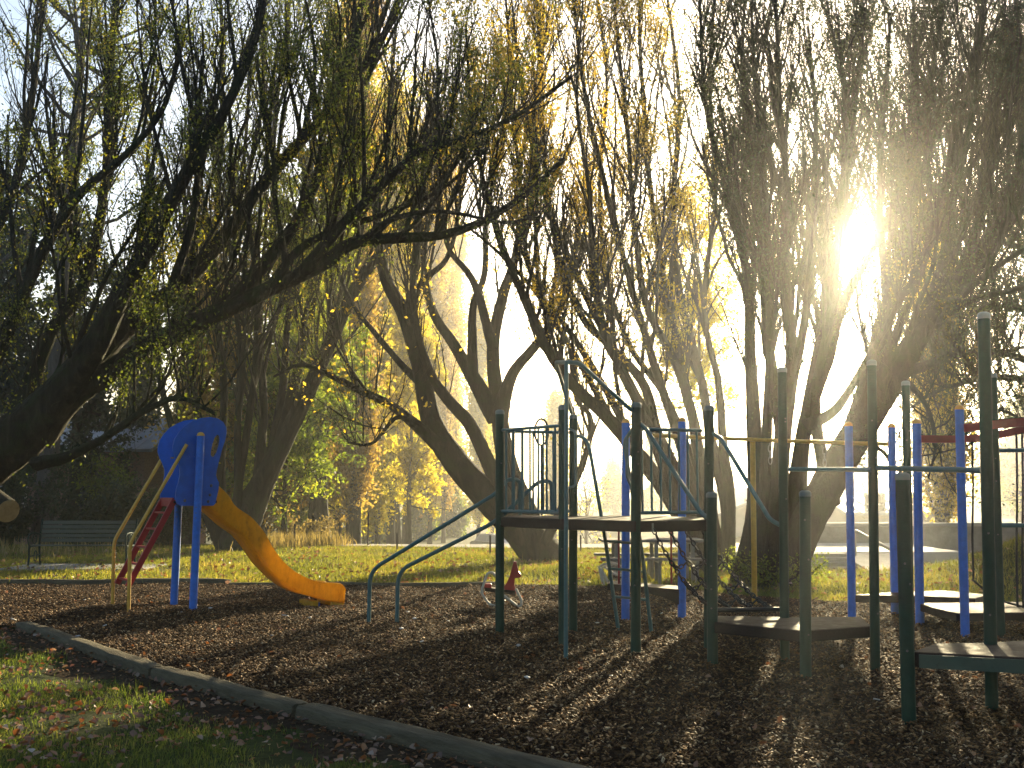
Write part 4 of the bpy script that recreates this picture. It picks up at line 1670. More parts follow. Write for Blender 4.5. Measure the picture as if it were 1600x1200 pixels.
# ---- the leaning tree in the middle
L3_ = [
    [(858, 915, 24, 140), (846, 868, 24, 100), (818, 832, 24, 80), (765, 780, 24, 66), (708, 715, 24, 54), (674, 655, 24, 43), (655, 565, 24.2, 36), (632, 492, 24.4, 34), (602, 433, 24.6, 26), (590, 330, 25, 18), (608, 200, 25.3, 12), (622, 40, 25.6, 6)],
    W(24, 23.2, 44, 7, (815, 835), (765, 725), (735, 665), (700, 625), (672, 580), (648, 490), (650, 380), (668, 250), (690, 110)),
    W(24.1, 24.8, 54, 8, (845, 850), (795, 730), (779, 640), (770, 546), (785, 462), (802, 410), (832, 290), (842, 150), (850, 10)),
    W(24.2, 25.2, 42, 6, (776, 655), (733, 579), (708, 537), (675, 483), (662, 400), (682, 290), (672, 150)),
    W(24, 23, 40, 6, (778, 660), (800, 587), (842, 533), (880, 470), (902, 370), (930, 250)),
    W(24.3, 25.0, 26, 5, (738, 590), (740, 483), (758, 425), (762, 330), (790, 200), (800, 60)),
    W(23.8, 22.8, 32, 5, (690, 700), (625, 642), (567, 612), (508, 583), (470, 572), (430, 590)),
    W(24.2, 25, 22, 5, (660, 600), (633, 575), (595, 530), (558, 483), (530, 420), (515, 340)),
    W(24.4, 24, 24, 5, (630, 492), (662, 440), (700, 400), (722, 300), (740, 190)),
    W(23.55, 23, 14, 5, (655, 668), (620, 652), (580, 690), (540, 690)),
    W(23.6, 23, 24, 5, (850, 850), (905, 740), (925, 660), (900, 620), (890, 540)),
    W(23.6, 24.5, 24, 5, (770, 546), (740, 440), (700, 380), (690, 270), (720, 130)),
]
build_tree('leaning_tree', 'bare forked tree leaning over the distant silver car, behind the slanting handrails', 'tree', (0.6, 24, 0), L3_,
           150, 850, 3800, 9000, m_leaf_y, (0.06, 0.12), wk=.7, zcap=13.5, L2=(1.4, 4.0), tmin2=0.42, leaf_where=clump_in(.2, .8, 5))

# ---- right-of-centre tree with fanned stems
L4_ = [
    [(1122, 925, 20.5, 125), (1108, 880, 20.5, 74), (1058, 796, 20.4, 42), (1008, 725, 20.2, 34), (946, 650, 20, 29), (892, 600, 19.8, 26), (850, 537, 19.6, 22), (800, 420, 19.3, 16), (770, 330, 19, 12), (738, 200, 18.8, 8), (728, 40, 18.5, 5)],
    W(20.5, 21.5, 40, 6, (1112, 890), (1070, 780), (1030, 690), (1004, 600), (950, 540), (908, 495), (870, 400), (850, 270), (840, 90), (835, -40)),
    W(20.6, 20, 42, 6, (1125, 895), (1100, 760), (1080, 650), (1050, 560), (1010, 480), (990, 350), (980, 200), (962, 40)),
    W(20.7, 22, 42, 6, (1132, 900), (1138, 800), (1112, 690), (1098, 600), (1062, 450), (1052, 320), (1062, 150), (1042, -20)),
    W(20.4, 19.6, 34, 6, (1138, 890), (1140, 770), (1130, 700), (1122, 600), (1100, 480), (1118, 300), (1108, 120), (1120, -30)),
    W(20.3, 19, 26, 5, (1058, 796), (1010, 660), (960, 560), (930, 440), (920, 300), (900, 150), (910, 0)),
    W(20.56, 22, 26, 5, (1098, 765), (1080, 715), (1040, 620), (985, 540), (950, 430), (940, 290), (950, 130), (930, -20)),
    W(20.5, 21.0, 36, 5, (1112, 885), (1060, 745), (985, 600), (905, 440), (850, 300), (815, 150), (800, 10)),
    W(20.6, 19.8, 34, 5, (1118, 885), (1075, 730), (1020, 560), (975, 400), (935, 240), (905, 90), (895, -30)),
    W(20.7, 21.4, 34, 5, (1126, 890), (1095, 720), (1062, 560), (1030, 400), (1012, 240), (1000, 80), (996, -30)),
    W(20.4, 20.9, 26, 5, (1030, 760), (965, 670), (900, 560), (845, 470), (780, 400), (720, 350)),
    W(20.4, 21.4, 22, 5, (1005, 720), (940, 600), (890, 520), (830, 430), (815, 300), (800, 150), (790, 0)),
]
build_tree('fan_stemmed_tree', 'fan-stemmed tree with yellow leaves, rooted between the high deck and the yellow leg', 'tree', (3.9, 20.5, 0), L4_,
           160, 1100, 6000, 85000, m_leaf_y, (0.04, 0.085), wk=.66, zcap=11.5, L2=(1.4, 4.0), tmin2=.28, leaf_where=clump_in(.15, .9, 1))

# ---- the big dense tree in front of the sun
L5_ = [
    W(17.6, 18.4, 56, 6, (1155, 925), (1180, 800), (1178, 680), (1172, 560), (1166, 430), (1130, 280), (1100, 150), (1090, -20)),
    W(17.4, 16.8, 58, 7, (1205, 925), (1216, 800), (1223, 680), (1236, 550), (1228, 430), (1230, 300), (1218, 150), (1212, -20)),
    W(17.6, 18.8, 56, 8, (1235, 920), (1245, 780), (1258, 660), (1292, 560), (1318, 470), (1398, 320), (1440, 200), (1470, 20)),
    [(1212, 960, 17.5, 190), (1228, 905, 17.5, 100), (1250, 840, 17.5, 80), (1288, 765, 17.5, 74), (1332, 690, 17.5, 68), (1395, 590, 17.4, 58), (1452, 500, 17.3, 46), (1530, 400, 17.1, 40), (1600, 300, 17, 30), (1690, 190, 16.8, 18), (1780, 60, 16.5, 8)],
    W(17.4, 18.0, 34, 6, (1360, 645), (1425, 520), (1500, 370), (1570, 220), (1630, 80)),
    W(17.5, 16.8, 32, 6, (1330, 695), (1395, 540), (1455, 380), (1500, 210), (1530, 40), (1540, -30)),
    W(17.4, 18.3, 30, 6, (1395, 595), (1480, 470), (1560, 380), (1650, 270)),
    W(17.4, 18.0, 30, 6, (1300, 750), (1345, 600), (1395, 420), (1450, 240), (1480, 60)),
    W(17.6, 18.2, 36, 5, (1222, 880), (1250, 690), (1290, 470), (1325, 270), (1345, 80), (1350, -30)),
    W(17.5, 17.0, 36, 5, (1190, 890), (1198, 700), (1204, 500), (1196, 300), (1180, 120), (1175, -30)),
    W(17.4, 16.8, 26, 5, (1440, 525), (1530, 440), (1620, 380), (1700, 330)),
    W(17.4, 18.4, 46, 7, (1340, 690), (1372, 560), (1405, 430), (1425, 300), (1432, 150), (1428, -20)),
    W(17.6, 16.6, 36, 6, (1300, 790), (1272, 640), (1292, 500), (1308, 360), (1318, 200), (1306, 20)),
    W(17.3, 16.2, 30, 5, (1440, 520), (1520, 470), (1600, 450), (1700, 400)),
    W(17.4, 18.6, 28, 5, (1390, 595), (1480, 560), (1560, 552), (1650, 530)),
    W(17.1, 18, 34, 6, (1500, 440), (1542, 300), (1560, 150), (1572, -20)),
    W(17.4, 16.5, 30, 5, (1258, 667), (1308, 637), (1355, 560), (1440, 400), (1480, 260), (1500, 100)),
    W(17.5, 16.6, 44, 6, (1420, 560), (1470, 430), (1490, 300), (1520, 160), (1540, 0)),
    W(17.5, 19, 34, 6, (1225, 690), (1200, 540), (1190, 400), (1180, 260), (1160, 100), (1165, -20)),
    W(17.45, 18.4, 34, 6, (1221, 720), (1240, 600), (1262, 480), (1268, 350), (1275, 200), (1262, 40)),
    W(17.4, 18.2, 40, 6, (1470, 480), (1560, 340), (1610, 200), (1640, 60)),
    W(17.3, 16.4, 20, 4, (1400, 585), (1440, 625), (1460, 690), (1452, 750)),
    W(17.3, 18.2, 20, 4, (1460, 500), (1510, 560), (1540, 640), (1545, 700)),
    W(17.4, 16.6, 16, 4, (1330, 690), (1370, 700), (1405, 740), (1420, 770)),
    W(17.4, 16.9, 32, 6, (1380, 600), (1386, 480), (1374, 330), (1380, 180), (1392, 20)),
]
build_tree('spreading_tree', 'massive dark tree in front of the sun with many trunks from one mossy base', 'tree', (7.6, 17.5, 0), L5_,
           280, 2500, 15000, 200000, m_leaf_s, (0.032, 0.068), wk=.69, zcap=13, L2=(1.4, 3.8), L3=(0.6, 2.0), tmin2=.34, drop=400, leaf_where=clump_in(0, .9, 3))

# ---- the sprays of a tree reaching in from the right edge
L6_ = [
    W(24, 24, 90, 12, (1700, 900), (1705, 700), (1695, 500), (1690, 300), (1700, 60), (1705, -150)),
    W(24, 25, 30, 5, (1695, 320), (1740, 150), (1790, 20)),
    W(24, 23, 30, 5, (1700, 480), (1780, 330), (1850, 220)),
    W(24, 25, 26, 5, (1692, 260), (1650, 90), (1620, -60)),
    W(24, 22.5, 26, 4, (1700, 640), (1620, 600), (1550, 590), (1470, 610), (1420, 640)),
    W(24, 23, 26, 4, (1700, 540), (1620, 490), (1560, 480), (1490, 500)),
    W(24, 25, 26, 4, (1695, 450), (1620, 400), (1560, 380), (1500, 390)),
    W(24, 23, 26, 4, (1695, 350), (1620, 300), (1560, 280)),
    W(24, 25, 26, 4, (1695, 600), (1600, 560), (1530, 545), (1460, 560)),
    W(24, 23, 22, 4, (1690, 250), (1620, 200), (1570, 120)),
    W(24, 24.5, 20, 4, (1700, 700), (1640, 660), (1570, 655), (1500, 680)),
]
build_tree('spray_tree', 'dark tree holding out flat leafy sprays behind the red hoops', 'tree', (12.8, 24, 0), L6_,
           150, 1500, 7000, 30000, m_leaf_dk, (0.05, 0.10), zcap=12, L2=(0.8, 2.2), cb=0.1, up2=-0.02, tmin2=0.3)


# ------------------------------------------------------------------ background trees
def limb_w(pts, n=18):
    return spline(np.array(pts, float), n)


def far_tree(name, label, x, y, h, rtrunk, kind, mat, nleaf, lsize, group=None, rad=1.0, bark_=None, first=0.1, lean=(0, 0), nb=60, stems=1):
    """self-grown tree: straight trunk(s), steep or spreading limbs, leaf clumps at the limb ends"""
    z0 = gh(x, y) - 0.2
    root = thing(name, label, 'tree', (x, y, z0), group)
    K = 18
    S = []
    for s_ in range(stems):
        ox, oy = (rng.normal(0, rtrunk * 2), rng.normal(0, rtrunk * 2)) if stems > 1 else (0, 0)
        pts = []
        for i in range(7):
            t = i / 6
            pts.append((x + ox * (1 + t) + lean[0] * t + rng.normal(0, .12) * t, y + oy * (1 + t) + lean[1] * t + rng.normal(0, .12) * t, z0 + h * t * (1 if s_ == 0 else .85), rtrunk * (1.3 if i == 0 else 1) * (1 - .93 * t ** .8)))
        S.append(limb_w(pts, K))
    S = np.stack(S)
    P, Rr = S[..., :3], np.maximum(S[..., 3], .015)
    if kind == 'column':
        P2, R2 = grow(P, Rr, nb, first, (h * .10 * rad, h * .24 * rad), 8, 0.9, 0.5, 0.35, 0.16, 0.06, rtrunk * .35)
        P3, R3 = grow(P2, R2, nb * 6, .1, (.6 * rad, 1.9 * rad), 5, .8, .3, .6, .12, .14, .02)
    elif kind == 'round':
        P2, R2 = grow(P, Rr, nb, first, (h * .18 * rad, h * .40 * rad), 8, 0.25, 0.3, 0.9, 0.04, 0.12, rtrunk * .4)
        P3, R3 = grow(P2, R2, nb * 5, .25, (.6 * rad, 2.0 * rad), 5, .6, .15, .8, .03, .15, .025)
    else:       # conifer-like drooping sprays
        P2, R2 = grow(P, Rr, nb, first, (h * .12 * rad, h * .26 * rad), 8, 0.1, 0.0, 1.0, -0.02, 0.08, rtrunk * .3)
        P3, R3 = grow(P2, R2, nb * 5, .2, (.5 * rad, 1.4 * rad), 5, .7, -.1, .6, -.04, .12, .02)
    V, F = join_np([tubes_np(P, Rr, 12, 0.08)])
    link('trunk', mesh_np('trunk', V, F), bark_ or m_bark, root, True)
    V, F = join_np([tubes_np(P2, R2, 5), tubes_np(P3, R3, 4)])
    link('branches', mesh_np('branches', V, F), bark_ or m_bark, root, True)
    if nleaf:
        src = P3
        # leaves gather round a share of the shoots, so that the crown breaks into clumps with gaps
        pick = rng.choice(len(src), max(8, int(len(src) * .7)), replace=False)
        i = pick[rng.integers(0, len(pick), nleaf)]
        t = rng.uniform(0.1, 1, nleaf) * (src.shape[1] - 1)
        j = np.minimum(t.astype(int), src.shape[1] - 2)
        w_ = (t - j)[:, None]
        Cn = src[i, j] * (1 - w_) + src[i, j + 1] * w_ + rng.normal(0, .10 * max(1, lsize[1] * (11 if kind == 'column' else 6)), (nleaf, 3))
        Cn = Cn[Cn[:, 2] > z0 + .25]
        V, F = leaves_np(Cn, lsize)
        link('crown', mesh_np('crown', V, F), mat, root)
    return root


def XY(px, y):
    return (px - 800) / FPX * y / 1.0, y


BG = 'poplars and autumn trees beyond the lawn'
# left: old pale trunk with evergreen crowns behind it
x, y = XY(74, 31)
far_tree('tall_tree', 'tall tree with a straight pale grey trunk behind the park bench', x, y, 24, .30, 'round', m_leaf_g, 22000, (.05, .11), BG, .5, m_bark2, .38, (0.8, 0), 130)
x, y = XY(-30, 36)
far_tree('evergreen_tree', 'dark evergreen tree behind the huge leaning trunk', x, y, 11, .35, 'round', m_leaf_dk, 24000, (.12, .26), BG, .9, None, .12, (0, 0), 80)
x, y = XY(120, 40)
far_tree('evergreen_tree', 'dark green tree standing in front of the brick house', x, y, 11, .3, 'round', m_leaf_dk, 20000, (.12, .25), BG, .8, None, .36, (0, 0), 70)
x, y = XY(215, 48)
far_tree('evergreen_tree', 'tall dusky tree rising behind the brick house roof', x, y, 11, .3, 'column', m_leaf_dk, 14000, (.14, .3), BG, 1.1, None, .25, (0, 0), 70)
x, y = XY(300, 39)
far_tree('mixed_tree', 'brownish tree behind the many-stemmed tree', x, y, 11, .25, 'column', m_leaf_br, 16000, (.10, .22), BG, 1.2, None, .15, (0, 0), 70)
# green to gold in the middle
x, y = XY(446, 33)
far_tree('leafy_tree', 'bright green young tree lit from behind, low over the orange chute', x, y, 7.5, .10, 'round', m_leaf_gr, 20000, (.09, .17), BG, .9, None, .14, (.2, 0), 70)
x, y = XY(500, 37)
far_tree('leafy_tree', 'green and bronze tree with a stout dark trunk beside the golden poplar', x, y, 13, .36, 'round', m_leaf_gr, 24000, (.11, .21), BG, .55, None, .28, (0, 0), 80)
x, y = XY(556, 41)
far_tree('poplar_tree', 'copper poplar column with foliage down to the ground at the lane edge', x, y, 21, .22, 'column', m_leaf_br, 40000, (.12, .22), BG, .85, None, .02, (0, 0), 160)
x, y = XY(612, 58)
far_tree('poplar_tree', 'bright golden poplar with a broad hanging skirt of leaves', x, y, 22, .2, 'column', m_leaf_gold, 46000, (.15, .28), BG, 1.7, None, .06, (0, 0), 150)
x, y = XY(640, 66)
far_tree('poplar_tree', 'twin-trunked greenish poplar beside the lane', x, y, 23, .24, 'column', m_leaf_gr, 14000, (.15, .3), BG, 1.1, None, .1, (0, 0), 110, 2)
for px, yy, hh, kind_, mat, lab in (
    (352, 46, 11, 'column', m_leaf_dk, 'dark green tree filling the gap behind the blue slide panels'),
    (408, 44, 12, 'round', m_leaf_br, 'rusty tree behind the thick stem over the chute'),
    (462, 52, 13, 'column', m_leaf_gr, 'green column tree behind the bright young tree'),
    (505, 62, 12, 'round', m_leaf_gold, 'round yellow tree far behind the stout dark trunk')):
    x, y = XY(px, yy)
    far_tree('mixed_tree', lab, x, y, hh, .2, kind_, mat, 24000, (.12, .26), BG, 1.0, None, .02, (0, 0), 110)
for k, (px, yy, hh, mat, lab) in enumerate([
    (530, 52, 25, m_leaf_gold, 'slim gold poplar between the green tree and the copper column'),
    (592, 56, 16, m_leaf_gold, 'bright yellow poplar in front of the broad golden one'),
    (604, 96, 26, m_leaf_gold, 'very thin misty golden poplar between two brown ones'),
    (620, 104, 24, m_leaf_br, 'dim brown poplar filling the end of the lane'),
    (672, 74, 27, m_leaf_br, 'slender pale brown poplar rising next to the twin-trunked one'),
    (694, 88, 29, m_leaf_br, 'thin misty brown poplar behind the forked leaning tree'),
    (712, 100, 27, m_leaf_gold, 'misty yellow poplar at the far end of the lane'),
    (748, 82, 17.5, m_leaf_gold, 'golden pointed poplar seen through the fork of the leaning tree'),
    (770, 90, 11, m_leaf_gold, 'low golden poplar standing behind the steering ring'),
    (868, 84, 10.5, m_leaf_gold, 'amber poplar behind the fire pole'),
    (585, 84, 30, m_leaf_br, 'tall bare-topped poplar standing behind the broad golden one'),
    (652, 112, 30, m_leaf_br, 'faint poplar farthest down the lane'),
]):
    x, y = XY(px, yy)
    far_tree('poplar_tree', lab, x, y, hh, .15, 'column', mat, 22000, (.16, .30), BG, .95, None, .06, (0, 0), 110)
x, y = XY(1082, 25.5)
far_tree('golden_tree', 'airy yellow-leaved tree behind the fan-stemmed tree, above the second blue post', x, y, 8.2, .10, 'round', m_leaf_gold, 16000, (.06, .12), BG, .6, None, .45, (0, 0), 70)
x, y = XY(548, 46)
far_tree('golden_tree', 'lime and gold tree with leaves hanging low between the two dark leaning trunks', x, y, 12, .16, 'round', m_leaf_gold, 26000, (.10, .2), BG, .6, None, .12, (0, 0), 100)
x, y = XY(640, 50)
far_tree('golden_tree', 'lime yellow tree just behind the low branch of the forked tree', x, y, 11, .16, 'round', m_leaf_gold, 22000, (.10, .2), BG, .55, None, .22, (0, 0), 90)
x, y = XY(915, 60)
far_tree('bare_tree', 'thin bare tree in the bright mist behind the arched ladder', x, y, 6.5, .12, 'round', m_leaf_gold, 700, (.1, .2), BG, .9, None, .15, (0, 0), 40)
# right: the green-gold column behind the blue posts, pale trees in the mist
x, y = XY(1468, 36)
far_tree('poplar_tree', 'green and gold column tree behind the blue posts', x, y, 9.5, .2, 'column', m_leaf_y, 42000, (.09, .18), BG, 1.3, None, .0, (0, 0), 150)
x, y = XY(1592, 75)
far_tree('round_tree', 'pale round tree in the mist seen between the hanging black ropes', x, y, 7.5, .25, 'round', m_leaf_gr, 9000, (.2, .4), BG, .7, None, .12, (0, 0), 60)
for px, yy, hh, lab in ((1540, 110, 6, 'faint low bush beside the tallest green post, far off in the mist'), (1576, 95, 4.5, 'faint rounded bush in front of the pale round tree'),
                        (1350, 120, 7, 'misty tree behind the leaning trunk'), (1030, 105, 7, 'misty green tree behind the hanging step'), (655, 92, 4.5, 'low misty yellow bush at the end of the lane'), (700, 100, 5, 'low misty bush behind the silver car'), (590, 80, 4.5, 'low misty bush beside the lane under the golden poplars'), (960, 120, 5, 'misty low tree between the arched ladder and the nearest blue post')):
    x, y = XY(px, yy)
    far_tree('round_tree', lab, x, y, hh, .2, 'round', m_leaf_gr, 5000, (.25, .5), BG, .9, None, .05, (0, 0), 40)


# unseen trees added behind and beside the viewer to shade the playground front
for px_w, py_w, hh, lab in ((-7.5, -5.5, 13, 'unseen leafy tree added for shade behind the viewer beside the front grass'), (1.5, -8, 15, 'tall unseen tree added for shade straight behind the viewer'), (9.5, -2.5, 13, 'unseen leafy tree added for shade behind the viewer beside the brown deck'),
                              (14.5, 7.5, 12, 'unseen leafy tree added for shade beyond the red hoops, outside the picture')):
    far_tree('added_shade_tree', lab, px_w, py_w, hh, .35, 'round', m_leaf_s, 26000, (.16, .34), 'unseen trees added to shade the foreground', 1.15, None, .28, (0, 0), 80)


# shrubs round the house and under the trees
def shrub(label, px, yy, hh, wd, mat, n, lsize):
    x, y = XY(px, yy)
    z0 = gh(x, y)
    root = thing('shrub', label, 'shrub', (x, y, z0), 'shrubs under the trees')
    P = np.zeros((9, 6, 3))
    for s_ in range(9):
        a = rng.uniform(0, 6.28)
        for k in range(6):
            t = k / 5
            P[s_, k] = (x + math.cos(a) * wd * .5 * t + rng.normal(0, .05), y + math.sin(a) * wd * .4 * t, z0 - .1 + hh * t * rng.uniform(.75, .95))
    Rr = np.linspace(.03, .008, 6)[None].repeat(9, 0)
    P3, R3 = grow(P, Rr, 120, .1, (hh * .15, hh * .45), 5, .4, .3, .8, .03, .2, .012)
    V, F = join_np([tubes_np(P, Rr, 5), tubes_np(P3, R3, 4)])
    link('stems', mesh_np('stems', V, F), m_bark, root, True)
    i = rng.integers(0, len(P3), n)
    j = rng.integers(0, 4, n)
    Cn = P3[i, j] + rng.normal(0, .10, (n, 3))
    Cn = Cn[Cn[:, 2] > z0 + .03]
    link('crown', mesh_np('crown', *leaves_np(Cn, lsize)), mat, root)
    return root


shrub('dark ivy shrub directly behind the bench back', 135, 29, 1.9, 2.6, m_leaf_dk, 7000, (.06, .13))
shrub('low dark shrub behind the ladder of the slide', 205, 29.5, 1.6, 2.2, m_leaf_dk, 6000, (.06, .13))
shrub('green climbing shrub against the brick house wall', 185, 37, 3.4, 2.2, m_leaf_gr, 5000, (.07, .15))
shrub('dark shrub beside the straight pale grey trunk', 10, 30, 2.6, 3.2, m_leaf_dk, 9000, (.07, .14))
shrub('dark shrub between the slide posts', 262, 31, 1.7, 2.4, m_leaf_dk, 6000, (.06, .13))
shrub('straw-coloured bush at the foot of the green and bronze tree', 478, 34.5, .95, 2.0, m_dry, 3500, (.05, .12))
shrub('mossy dark suckers at the foot of the massive tree', 1215, 16.9, .55, 1.5, m_leaf_gr, 2600, (.03, .07))
# ------------------------------------------------------------------ park bench
m_slat = paint('greyed_green_slats', (0.085, 0.10, 0.075), 0.6, 0.3, scale=10)
m_iron = paint('cast_iron_green', (0.01, 0.035, 0.03), 0.7, 0.15, spec=0.1)
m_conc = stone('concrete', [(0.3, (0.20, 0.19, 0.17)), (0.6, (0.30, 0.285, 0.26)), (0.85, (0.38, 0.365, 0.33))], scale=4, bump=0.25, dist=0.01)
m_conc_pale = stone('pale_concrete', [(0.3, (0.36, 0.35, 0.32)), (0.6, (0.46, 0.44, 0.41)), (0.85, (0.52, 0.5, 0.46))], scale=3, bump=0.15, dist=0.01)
by = 21.8
bl, br_ = at(54, 860, by).x, at(204, 860, by).x
bz = gh((bl + br_) / 2, by)
bn = thing('park_bench', 'slatted park bench with cast-iron ends on a concrete slab under the huge leaning tree', 'bench', ((bl + br_) / 2, by, bz))
for k in range(5):
    mb = MB()
    z = .50 + k * .088
    mb.box(((bl + br_) / 2, by + .22 + (z - .45) * .22, bz + .05 + z), (br_ - bl - .04, .022, .07), 0, .006)
    mb.build('back_slat', m_slat, bn)
for k in range(4):
    mb = MB()
    mb.box(((bl + br_) / 2, by - .22 + k * .115, bz + .05 + .42 - k * .006), (br_ - bl - .04, .09, .026), 0, .006)
    mb.build('seat_slat', m_slat, bn)
for xx in (bl, br_):
    mb = MB()
    def q(dy, z):
        return Vector((xx, by + dy, bz + .05 + z))
    mb.bent([q(.30, -.06), q(.24, .22), q(.20, .42), q(.33, .92)], .02, .1, 8)
    mb.bent([q(-.30, -.06), q(-.22, .2), q(-.27, .40), q(.21, .40)], .02, .1, 8)
    mb.bent([q(.24, .62), q(-.05, .66), q(-.28, .64), q(-.32, .54), q(-.25, .40)], .018, .08, 8)
    mb.tube([q(-.02 + .09 * math.cos(a), .53 + .09 * math.sin(a)) for a in np.linspace(0, 2 * PI, 14, False)], .010, 6, False, True)
    mb.tube([q(.05 + .07 * math.cos(a), .20 + .1 * math.sin(a)) for a in np.linspace(0, 2 * PI, 14, False)], .010, 6, False, True)
    mb.tube([q(-.25, .2), q(.24, .22)], .012, 6)
    mb.build('cast_end', m_iron, bn)
mb = MB()
mb.box(((bl + br_) / 2 + .1, by - .15, bz + .0), (br_ - bl + .9, 1.5, .12), 0, .015)
tag(mb.build('concrete_slab', m_conc), 'flat concrete slab under the park bench', 'slab')

# ------------------------------------------------------------------ picnic table
m_grey_timber = stone('grey_timber', [(0.3, (0.12, 0.11, 0.095)), (0.6, (0.20, 0.185, 0.16)), (0.85, (0.30, 0.28, 0.25))], scale=7, bump=0.3, dist=0.008, vscale=(.3, 1, 1))
py_ = 18.6
xa, xb = at(938, 855, py_).x, at(1096, 855, py_).x
pzg = gh((xa + xb) / 2, py_)
ptb = thing('picnic_table', 'grey picnic table with attached benches on the sunny lawn behind the arched ladder', 'picnic table', ((xa + xb) / 2, py_, pzg))
for k in range(4):
    mb = MB()
    mb.box(((xa + xb) / 2, py_ - .33 + k * .22, pzg + .70), (xb - xa, .19, .04), 0, .006)
    mb.build('table_board', m_grey_timber, ptb)
for s_ in (-1, 1):
    mb = MB()
    mb.box(((xa + xb) / 2, py_ + s_ * .72, pzg + .42), (xb - xa + .1, .26, .04), 0, .006)
    mb.build('bench_board', m_grey_timber, ptb)
for xx in (xa + .25, (xa + xb) / 2 + .05, xb - .2):
    mb = MB()
    for s_ in (-1, 1):
        mb.box((xx, py_ + s_ * .3, pzg + .3), (.06, .06, .76))
    mb.box((xx, py_, pzg + .66), (.05, .76, .04))
    mb.box((xx, py_, pzg + .38), (.05, 1.6, .04))
    for s_ in (-1, 1):
        mb.box((xx, py_ + s_ * .70, pzg + .16), (.05, .05, .46))
    mb.build('leg', m_steel, ptb)
# white framed garden chair in front of it
cx_, cy_ = at(952, 905, 18.0).x, 17.6
cg = gh(cx_, cy_)
wc = thing('spring_rocker', 'white framed rocker with a brown seat in front of the picnic table', 'rocker', (cx_, cy_, cg))
mb = MB()
for dy in (-.18, .18):
    def q(dx, z):
        return Vector((cx_ + dx, cy_ + dy, cg + z))
    mb.bent([q(-.12, .02), q(-.19, .34), q(.02, .40), q(.14, .36)], .016, .08, 8)
    mb.tube([Vector((cx_ - .12, cy_ - .18, cg + .05)), Vector((cx_ - .12, cy_ + .18, cg + .05))], .014, 8)
    mb.tube([Vector((cx_ + .05, cy_ - .18, cg + .215)), Vector((cx_ + .05, cy_ + .18, cg + .215))], .014, 8)
    mb.bent([q(-.19, .33), q(-.02, .02), q(.16, .10)], .022, .05, 8)
    mb.bent([q(-.10, .33), q(.05, .22), q(.24, .20)], .018, .05, 8)
mb.build('tube_frame', m_white, wc)
mb = MB()
mb.box((cx_ + .10, cy_, cg + .19), (.30, .34, .05), 0, .01)
mb.build('seat', m_deck, wc)
mb = MB()
mb.tube([Vector((cx_, cy_ - .2, cg + .36)), Vector((cx_, cy_ + .2, cg + .36))], .012, 8)
mb.build('hand_bar', m_steel, wc)

# ------------------------------------------------------------------ thin steel marker posts along the lawn
m_rust = paint('rusty_steel', (0.06, 0.045, 0.04), 0.7, 0.4, scale=20)
FPL = [(622, 866, 833, 27.5, 'short thin steel stake standing alone in front of the misty lane'), (766, 872, 836, 26, 'thin steel stake beside the parked car'),
       (906, 866, 836, 27, 'thin steel stake between the fire pole and the arched ladder'), (463, 862, 818, 30, 'thin steel stake under the bright green young tree'), (577, 862, 800, 31, 'tall thin stake at the foot of the copper poplar')]
for px, yb, yt, d, lab in FPL:
    x = (px - 800) / FPX * d
    g = gh(x, d)
    ztp = at(px, yt, d).z
    mb = MB()
    mb.tube([Vector((x, d, g - .2)), Vector((x + .01, d, ztp))], .018, 6)
    mb.box((x, d - .02, (g + ztp) / 2), (.035, .008, max(.2, ztp - g)))
    tag(mb.build('steel_stake', m_rust), lab, 'stake', 'thin stakes along the lawn edge')

# ------------------------------------------------------------------ parked car in the mist
m_car = paint('silver_car_paint', (0.30, 0.31, 0.33), 0.35, 0.03, metal=0.3)
m_glass, nt, out = new_mat('car_glass')
pb = N(nt, 'ShaderNodeBsdfPrincipled')
pb.inputs['Base Color'].default_value = (0.30, 0.33, 0.36, 1)
pb.inputs['Roughness'].default_value = 0.08
pb.inputs['Specular IOR Level'].default_value = 0.8
nt.links.new(pb.outputs[0], out.inputs['Surface'])
m_tyre = paint('tyre_rubber', (0.02, 0.02, 0.02), 0.8, 0.1)
cY = 62
cX = (784 - 800) / FPX * cY
cZ = gh(cX, cY)
car = thing('parked_car', 'silver car parked on the lane, half hidden by the leaning trunk', 'car', (cX, cY, cZ))
yawc = R(58)
ca_, cb_ = Vector((math.cos(yawc), -math.sin(yawc), 0)), Vector((math.sin(yawc), math.cos(yawc), 0))
co_ = Vector((cX, cY, cZ))


def cpt(u, v_, z):
    return co_ + ca_ * u + cb_ * v_ + Vector((0, 0, z))


prof = [(-2.05, .35), (-2.1, .75), (-1.95, .95), (-1.4, 1.0), (1.0, .98), (1.75, .86), (2.1, .68), (2.12, .35), (1.7, .22), (-1.7, .22)]
mb = MB()
vs, fs = [], []
wv = [(-.86, .94), (-.90, 1), (.90, 1), (.86, .94)]
for v_, k in wv:
    vs += [cpt(u * (1 if abs(v_) > .87 else .985), v_, .2 + (z - .2) * k) for u, z in prof]
n = len(prof)
for j in range(3):
    for i in range(n):
        fs.append((j * n + i, j * n + (i + 1) % n, (j + 1) * n + (i + 1) % n, (j + 1) * n + i))
fs += [tuple(range(n)), tuple(range(3 * n, 4 * n))]
mb.add(vs, fs)
mb.build('body', m_car, car)
mb = MB()
cab = [(-1.75, .97), (-1.35, 1.38), (-.2, 1.44), (.25, 1.40), (1.02, .97)]
vs = [cpt(u, s_ * (.80 - .16 * (z - .97) / .45), z) for s_ in (-1, 1) for u, z in cab]
fs = [tuple(range(5)), tuple(range(9, 4, -1))] + [(i, (i + 1) % 5, 5 + (i + 1) % 5, 5 + i) for i in range(5)]
mb.add(vs, fs)
mb.build('cabin', m_car, car)
mb = MB()
